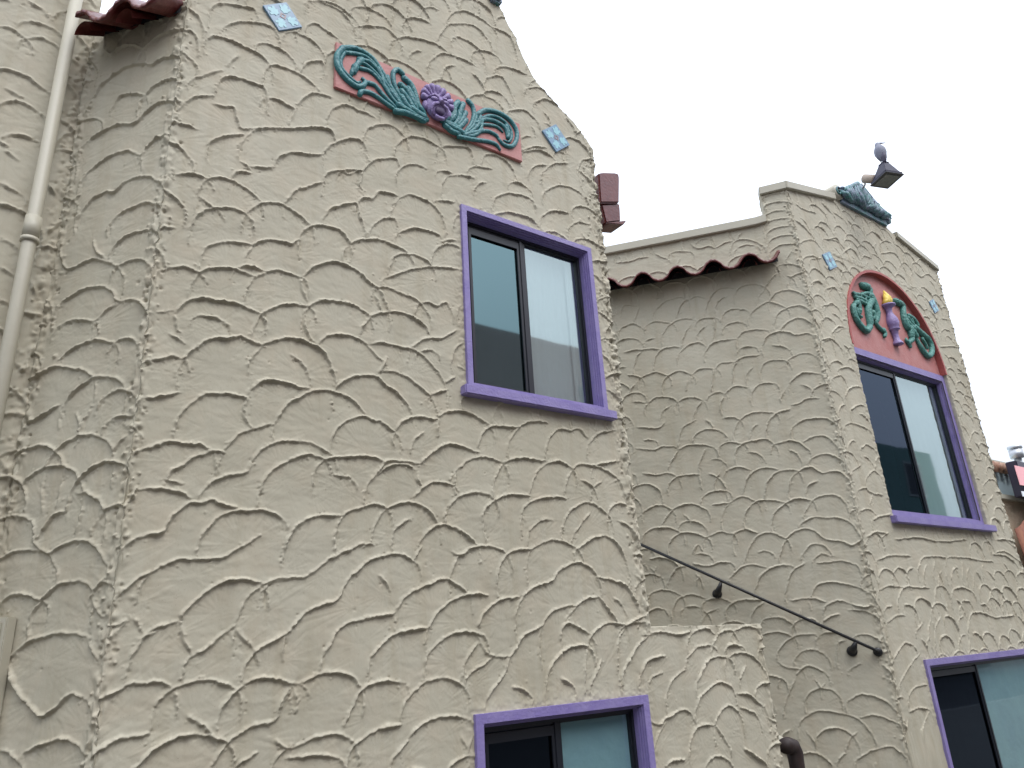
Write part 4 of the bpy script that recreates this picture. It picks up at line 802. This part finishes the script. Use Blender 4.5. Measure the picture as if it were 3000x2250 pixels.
# ---------------------------------------------------------------- carved crests on top of the gables
CRG = 'carved crests on the gable tops'
PAT = mat('weathered_patina_paint', (.045, .18, .165), .55, vary=(13, 1.0, (.20, .20, .30)), bump=(25, .012))
def crest(pl, uc, zc, half, height, parent_label, tilt=0.0):
    r = empty('gable_crest', pl.P(uc, zc, 0), parent_label, 'roof ornament', CRG)
    body = MB(); N = 26; outl = []
    for i in range(N + 1):
        t = -1 + 2 * i / N; a = abs(t)
        h = height * (1 - a ** .95 * .86) * (1 + .03 * math.cos(t * 26))
        outl.append((uc + t * half * .90, zc + h + tilt * t))
    body.prism(pl, [(uc - half * .92, zc - .06 - tilt * .9)] + outl + [(uc + half * .92, zc - .06 + tilt * .9)], -.05, .03)
    for k in range(11):                           # ribbed shell in the middle
        a = math.radians(12 + k * 15.6)
        body.tube([pl.P(uc + math.cos(a) * rr * height * .45, zc + .02 + math.sin(a) * rr * height * .95, .035 + .03 * math.sin(math.pi * rr)) for rr in (.1, .4, .7, .95)], [.012, .018, .026, .016], 8)
    for s_ in (-1, 1):                            # acanthus sprays falling to the volutes
        for k in range(7):
            t0 = .12 + k * .12; u_ = uc + s_ * half * t0; zt = zc + height * (1 - t0 ** .95 * .86) + .0
            jx, jz, jr = random.uniform(-.03, .03), random.uniform(-.03, .02), random.uniform(.7, 1.4)
            body.tube([pl.P(u_ - s_ * .05 + jx, zc + .01 + tilt * s_ * t0, .035), pl.P(u_ + s_ * .05 - jx, zc + .05 + jz, .07), pl.P(u_ + s_ * .02 + jx, zt + jz, .045)], [.026 * jr, .034 * jr, .016], 8)
            body.ell(pl.P(u_ + jx, zc + .06 + (zt - zc) * random.uniform(.1, .6), .05), .03 * jr, .03, .022 * jr)
        body.tube([pl.P(uc + s_ * half * t, zc + height * (1 - t ** .95 * .86) + .005, .035) for t in (.05, .2, .4, .6, .8, .95)], [.03, .03, .028, .026, .024, .02], 8)
    body.build('carved_relief', PAT, r)
    for s_ in (-1, 1):
        mb = MB(); cu = uc + s_ * half; cz2 = zc + .055 + tilt * s_
        mb.tube([pl.P(cu, cz2, -.24 if s_ > 0 else -.5), pl.P(cu, cz2, .035)], .075 if s_ > 0 else .09, 20)
        mb.build('volute', CREAM if s_ < 0 else PAT, r)
        m2 = MB(); sp = [pl.P(cu + math.cos(q) * (.062 - q * .0065), cz2 + math.sin(q) * (.062 - q * .0065), .042) for q in np.linspace(0, 8, 30)]
        m2.tube(sp, .010, 7); m2.build('volute_spiral', PAT, r)
    return r
crest(PB, 7.44, 4.385 + Z, .50, .34, 'patinated carved crest on the far gable under the floodlight')
crest(PA, 1.845, 4.60 + Z, .60, .36, 'patinated carved crest cut off by the top edge of the photo')
mb = MB(); mb.wbox(2.37, 2.475, DA - .05, DA + .2, 4.375 + Z, 4.62 + Z); mb.build('crest_foot', PAT, bpy.data.objects['gable_crest.001'], bevel=.02)

# ---------------------------------------------------------------- floodlight and bird
FW = .42
fu, fz_ = PB.px(2598, 527, FW); ju, jz = PB.px(2546, 524, .25)
FL = empty('floodlight', PB.P(fu, fz_, FW), 'black floodlight on a thin conduit arm above the far gable crest', 'floodlight')
HOOD = mat('dark_lamp_housing', (.022, .020, .042), .6, spec=.35); JB = mat('tan_junction_box', (.36, .29, .23), .6)
e3 = Vector((PB.e[0], PB.e[1], 0)); n3 = Vector((PB.n[0], PB.n[1], 0))
c0 = Vector(PB.P(fu, fz_, FW))
ax = Matrix.Rotation(math.radians(66), 3, 'Z') @ Matrix.Rotation(math.radians(4), 3, 'X')
def frus(mb, z0, a0, z1, a1, off=Vector((0, 0, 0))):
    V = [c0 + off + ax @ Vector((x * a * .78, y * a * .66, z * .8)) for z, a in ((z0, a0), (z1, a1)) for x, y in ((-1, -1), (1, -1), (1, 1), (-1, 1))]
    mb.add(V, [(0, 3, 2, 1), (4, 5, 6, 7), (0, 1, 5, 4), (1, 2, 6, 5), (2, 3, 7, 6), (3, 0, 4, 7)])
mb = MB(); frus(mb, .0, .155, .04, .155); frus(mb, .04, .14, .24, .055); frus(mb, .24, .06, .265, .05); mb.build('housing', HOOD, FL, bevel=.006)
mb = MB(); frus(mb, -.012, .165, .004, .165); mb.build('door_frame', BLACK, FL, bevel=.003)
mb = MB(); frus(mb, -.016, .125, -.010, .125); mb.build('lens', mat('grey_lens', (.10, .12, .12), .15), FL)
jc = Vector(PB.P(ju, jz, .25)); mb = MB()
dr = (c0 - jc).normalized(); mb.tube([jc - dr * .07, jc - dr * .06, jc + dr * .06, jc + dr * .075], [.035, .048, .048, .04], 14); mb.build('junction_box', JB, FL)
b0 = Vector(PB.P(7.50, 4.66 + Z, .02))
mb = MB(); mb.tube([b0, b0 + (jc - b0) * .5 + Vector((0, 0, .0)), jc - dr * .05], .009, 10); mb.tube([jc + dr * .06, c0 - dr * .13 + Vector((0, 0, .04))], .018, 10); mb.build('conduit', JB, FL)

bc = c0 + ax @ Vector((0, 0, .205))
toc = -Vector(bc); toc.z = 0
BD = MB(); s_ = 1.0
side = Vector((.82, -.57, 0)); fw = Vector((.60, .55, 0)).normalized()
prof = [(0.0, .012, -.03), (.03, .030, -.02), (.07, .048, -.008), (.12, .060, 0), (.17, .058, .004), (.21, .044, .010), (.235, .033, .016), (.258, .031, .022), (.278, .024, .026), (.29, .010, .028)]
me = bpy.data.meshes.new('bird')
BD.tube([bc + Vector((0, 0, .03 + h)) + fw * o_ for h, r_, o_ in prof], [r_ * 1.15 for h, r_, o_ in prof], 16, up=None)
GREY = mat('grey_feathers', (.20, .21, .26), .7, vary=(14, .6, (.12, .12, .17))); DKF = mat('dark_feathers', (.05, .045, .075), .7)
bird = BD.build('bird', GREY); tag(bird, 'grey bird perched upright on top of the floodlight, beak to the right', 'bird')
mb = MB(); mb.tube([bc + Vector((0, 0, .30)) + side * .02, bc + Vector((0, 0, .302)) + side * .065, bc + Vector((0, 0, .308)) + side * .10], [.011, .007, .003], 8)
mb.build('beak', DKF, bird)
mb = MB(); mb.ell(bc + Vector((0, 0, .305)) + fw * .024, .027, .027, .022); mb.build('cap', DKF, bird)
mb = MB(); mb.tube([bc + Vector((0, 0, .115)) - fw * .045, bc + Vector((0, 0, .06)) - fw * .05, bc + Vector((0, 0, .01)) - fw * .052, bc - Vector((0, 0, .02)) - fw * .05], [.034, .034, .028, .018], 10, flat=.5); mb.build('tail', DKF, bird)
for k in (-1, 1):
    mb = MB(); mb.tube([bc + Vector((0, 0, .24)) + side * .035 * k, bc + Vector((0, 0, .17)) + side * .055 * k, bc + Vector((0, 0, .09)) + side * .045 * k, bc + Vector((0, 0, .03)) + side * .02 * k], [.012, .022, .018, .006], 8); mb.build('wing', GREY, bird)
    mb = MB(); mb.tube([bc + Vector((0, 0, .05)) + side * .018 * k + fw * .01, bc + side * .018 * k + fw * .015], .004, 6); mb.build('leg', DKF, bird)

for o_ in [bird] + list(bird.children):
    for v in o_.data.vertices: v.co = Vector(bc) + (v.co - Vector(bc)) * .88
# ---------------------------------------------------------------- handrail on the return wall
RW = .075
hp = [PM.px(x, y, RW) for x, y in ((1897, 1604), (2200, 1745), (2560, 1902))]
sl_ = (hp[2][1] - hp[0][1]) / (hp[2][0] - hp[0][0])
HR = empty('handrail', PM.P(hp[1][0], hp[1][1], RW), 'thin black iron handrail sloping down the return wall beside the stair', 'handrail')
mb = MB(); ext = -1.9
mb.tube([PM.P(ext, hp[0][1] + sl_ * (ext - hp[0][0]), RW), PM.P(hp[1][0], hp[0][1] + sl_ * (hp[1][0] - hp[0][0]), RW), PM.P(hp[2][0], hp[2][1], RW), PM.P(hp[2][0] + .012, hp[2][1] - .012, RW - .01)], .0125, 12); mb.build('rail', IRON, HR)
e_ = PM.px(2574, 1910, .04)
mb = MB(); V = Vector(PM.P(e_[0], e_[1], .0)); W2 = Vector(PM.P(e_[0], e_[1], .03)); mb.tube([V, V + (W2 - V) * .7, W2], [.034, .034, .022], 20); mb.tube([W2, Vector(PM.P(hp[2][0], hp[2][1], RW))], .011, 10); mb.build('end_rosette', IRON, HR)
for x, y, yb in ((2112, 1705, 1733), (2507, 1878, 1900)):
    t_ = PM.px(x, y, RW); w_ = PM.px(x - 12, yb, .01)
    mb = MB()
    mb.tube([PM.P(w_[0], w_[1] - .02, 0), PM.P(w_[0], w_[1] - .02, .012), PM.P(w_[0], w_[1] - .02, .022)], [.040, .040, .026], 20)
    bk = mb.build('bracket', IRON, HR); mb = MB()
    mb.tube([PM.P(w_[0], w_[1] - .015, .02), PM.P((w_[0] * .6 + t_[0] * .4), w_[1] + .01, .055), PM.P(t_[0], t_[1] - .005, RW)], [.030, .024, .013], 14)
    mb.build('bracket_arm', IRON, bk)

# ---------------------------------------------------------------- stair between the buildings, drain pipe
CONC = mat('worn_concrete', (.20, .19, .17), .85, vary=(6, .6, (.14, .13, .12)), bump=(60, .003))
ST = MB(); tanS = sl_
for k in range(14):
    u = -.15 - k * .29; z1 = .12 + .16 * k
    a = np.array(PM.P(u, 0, .02)[:2]); b = np.array(PM.P(u - .30, 0, .02)[:2]); c = b + PM.n * 1.02; d_ = a + PM.n * 1.02
    slab(ST, [tuple(a), tuple(d_), tuple(c), tuple(b)], 0.0, z1)
st = ST.build('stair', CONC); tag(st, 'concrete stair climbing back between the two stucco buildings', 'stairs')
dx = Plane((0, 3.34), (1, 0))
g3 = lambda x, y: (2050 + x * .33906, 1700 + y * .33906)
pa = dx.px(*g3(790, 1450)); pb = dx.px(*g3(800, 1600))
DP = empty('drain_pipe', dx.P(pa[0], pa[1], 0), 'brown bent drain pipe on a cream spout at the foot of the return wall', 'drain pipe')
mb = MB()
mb.tube([dx.P(pa[0] - .10, pa[1] + .025, .03), dx.P(pa[0] - .03, pa[1] + .02, 0), dx.P(pa[0] + .015, pa[1] + .005, 0), dx.P(pa[0] + .03, pa[1] - .03, 0), dx.P(pa[0] + .03, pa[1] - .09, 0), dx.P(pa[0] + .03, .12, 0)], [.048, .052, .055, .054, .050, .050], 16); mb.build('elbow_pipe', BROWN, DP)
mb = MB(); mb.tube([dx.P(pa[0] + .02, pa[1] + .01, -.02), dx.P(pa[0] + .10, pa[1] + .035, -.18), dx.P(pa[0] + .20, pa[1] + .05, -.45)], .032, 14); mb.build('spout', CREAM, DP)

# ---------------------------------------------------------------- street level
ASPH = mat('asphalt', (.05, .05, .052), .9, vary=(3, .5, (.07, .07, .068)), bump=(80, .004))
PAVE = mat('pavement_concrete', (.12, .115, .10), .85, vary=(2, .6, (.09, .085, .08)), bump=(40, .003))
def sheet(name, x0, x1, y0, y1, z, m):
    mb = MB(); mb.add([(x0, y0, z), (x1, y0, z), (x1, y1, z), (x0, y1, z)], [(0, 1, 2, 3)]); o = mb.build(name, m); tag(o, kind='structure'); return o
sheet('ground', -400, 400, -400, 400, -.14, ASPH)
mb = MB(); mb.wbox(-60, 60, -1.6, 30, -.13, -.004); o = mb.build('pavement', PAVE); tag(o, kind='structure')
mb = MB(); mb.wbox(-60, 60, -1.75, -1.6, -.13, 0.0); o = mb.build('kerb', CONC); tag(o, kind='structure')

# neighbour building at the right edge
NB = empty('shop_building', (20, 7, 0), 'distant shop with pale blue wall and rough tan base at the right edge', 'building')
NP = Plane((0, 7.0), (1, 0)); h5 = lambda x, y: (2780 + x * .2412, 1300 + y * .2412)
BLUE = mat('pale_blue_render', (.58, .72, .76), .7, vary=(3, .4, (.5, .64, .7))); TAN = mat('tan_rough_render', (.50, .40, .28), .85, vary=(8, .8, (.40, .28, .19)), bump=(30, .02))
ztop = NP.px(*h5(560, 262))[1]; zbot = NP.px(*h5(700, 695))[1]
mb = MB(); mb.wbox(14, 32, 7.0, 13, zbot, ztop); mb.build('upper_wall', BLUE, NB)
mb = MB(); mb.wbox(14, 32, 6.9, 13.1, 0, zbot); mb.build('lower_wall', TAN, NB)
mb = MB(); mb.wbox(14, 32, 6.8, 7.04, zbot - .03, zbot + .08); mb.build('ledge', CREAM, NB, bevel=.01)
mb = MB(); mb.wbox(14, 32, 6.86, 7.3, ztop, ztop + .07); mb.build('parapet_cap', CREAM, NB, bevel=.01)
RUST = mat('rust_tile', (.25, .11, .06), .6, vary=(10, .8, (.45, .30, .22)))
e0 = NP.px(*h5(560, 300)); e1 = NP.px(*h5(735, 300)); mb = MB()
for k in range(14):
    u = e0[0] - .9 + k * .28
    if u > e1[0] + .1: break
    mb.tube([(u, 7.06, ztop - .03), (u + .03, 6.80, ztop - .12)], [.12, .115], 12)
mb.build('tiled_eave', RUST, NB)
SG = empty('hanging_sign', (19.5, 6.5, 3), 'black framed sign with pink and white faces at the right edge', 'sign')
SP = Plane((0, 6.55), (1, 0))
k = [SP.px(*h5(x, y)) for x, y in ((748, 225), (840, 640), (930, 250), (912, 510))]
u0s = k[0][0]; mb = MB(); mb.box(SP, u0s, u0s + 4.0, k[1][1], k[0][1] + .02, -.12, .12); mb.build('sign_frame', mat('sign_black', (.02, .012, .03), .4), SG, bevel=.02)
p0 = SP.px(*h5(795, 262), .13); p1 = SP.px(*h5(855, 498), .13)
mb = MB(); mb.box(SP, p0[0], p0[0] + 3.2, p1[1], p0[1], .122, .134); mb.build('sign_face', mat('sign_pink', (.85, .38, .40), .4), SG)
p2 = SP.px(*h5(880, 575), .13); p3 = SP.px(*h5(890, 640), .13)
mb = MB(); mb.box(SP, p2[0], p2[0] + 3.0, p3[1], p2[1], .122, .136); mb.build('sign_face', mat('sign_white', (.75, .76, .8), .4), SG)
vc = SP.px(*h5(835, 175), -.3); mb = MB(); mb.tube([SP.P(vc[0], vc[1] - .8, -.3), SP.P(vc[0], vc[1], -.3)], .08, 14); mb.tube([SP.P(vc[0], vc[1], -.3), SP.P(vc[0], vc[1] + .20, -.3)], .15, 16)
mb.tube([SP.P(vc[0], vc[1] + .23, -.3), SP.P(vc[0], vc[1] + .29, -.3)], .16, 16)
vt = mb.build('roof_vent', mat('galvanised_metal', (.45, .46, .48), .4, metal=.6)); tag(vt, 'grey metal roof vent standing above the black sign', 'vent')
AW = empty('cloth_awning', (19, 6.5, 1.5), 'rust red cloth awning edge low at the right edge', 'awning')
mb = MB(); a0 = SP.px(*h5(795, 1040)); b0_ = SP.px(*h5(912, 935)); 
F = []; V = []
for i in range(24):
    u = a0[0] + i * .2; zt = a0[1] + (b0_[1] - a0[1]) / (b0_[0] - a0[0]) * min(u - a0[0], 2.0)
    off = .03 * math.sin(i * 1.3); V += [SP.P(u, zt, off), SP.P(u + .02, zt - 1.6, off * 1.6 + .1)]
for i in range(23): F.append((2 * i, 2 * i + 2, 2 * i + 3, 2 * i + 1))
mb.add(V, F, True); c_ = mb.build('cloth', mat('rust_cloth', (.14, .04, .025), .8, vary=(6, .9, (.25, .10, .045))), AW)
sm_ = c_.modifiers.new('thickness', 'SOLIDIFY'); sm_.thickness = .012

# the far side of the street, mirrored in the window panes
def opposite(x0, x1, y, h, color, label, wc, n, z0, dz, trim):
    r = empty('house', ((x0 + x1) / 2, y, 0), label, 'building')
    m = mat('house_render', color, .8, vary=(.8, .4, tuple(c * .8 for c in color)))
    mb = MB(); mb.wbox(x0, x1, y - 8, y, 0, h); mb.build('wall', m, r)
    mb = MB(); mb.wbox(x0 - .05, x1 + .05, y - .1, y + .08, 0, 3.3); mb.build('bounce_cut_band', mat('bounce_cut_dark', (.07, .065, .06), .5), r)  # unseen dark band, added to cut light bounced onto the lower stucco walls
    for j in range(1, int(h // dz)):
        for i in range(n):
            cx = x0 + (x1 - x0) * (i + .5) / n
            mb = MB(); mb.wbox(cx - .65, cx + .65, y - .03, y + .04, z0 + j * dz, z0 + j * dz + 1.5); w_ = mb.build('window', mat('house_trim', trim, .7), r)
            mb = MB(); mb.wbox(cx - .55, cx + .55, y + .041, y + .05, z0 + .1 + j * dz, z0 + 1.4 + j * dz); mb.build('pane', BLACK, w_)
opposite(-8, 16.2, -8.0, 9.8, (.56, .41, .39), 'plain grey house across the street behind the camera', 0, 5, 1.1, 3.0, (.36, .34, .34))
opposite(17, 34, -8.0, 8.9, (.20, .34, .30), 'green house across the street behind the camera', 0, 4, 1.0, 2.9, (.45, .47, .44))
opposite(-24, -9, -8.0, 8.0, (.40, .36, .30), 'beige house across the street behind the camera', 0, 3, 1.0, 2.9, (.5, .5, .47))
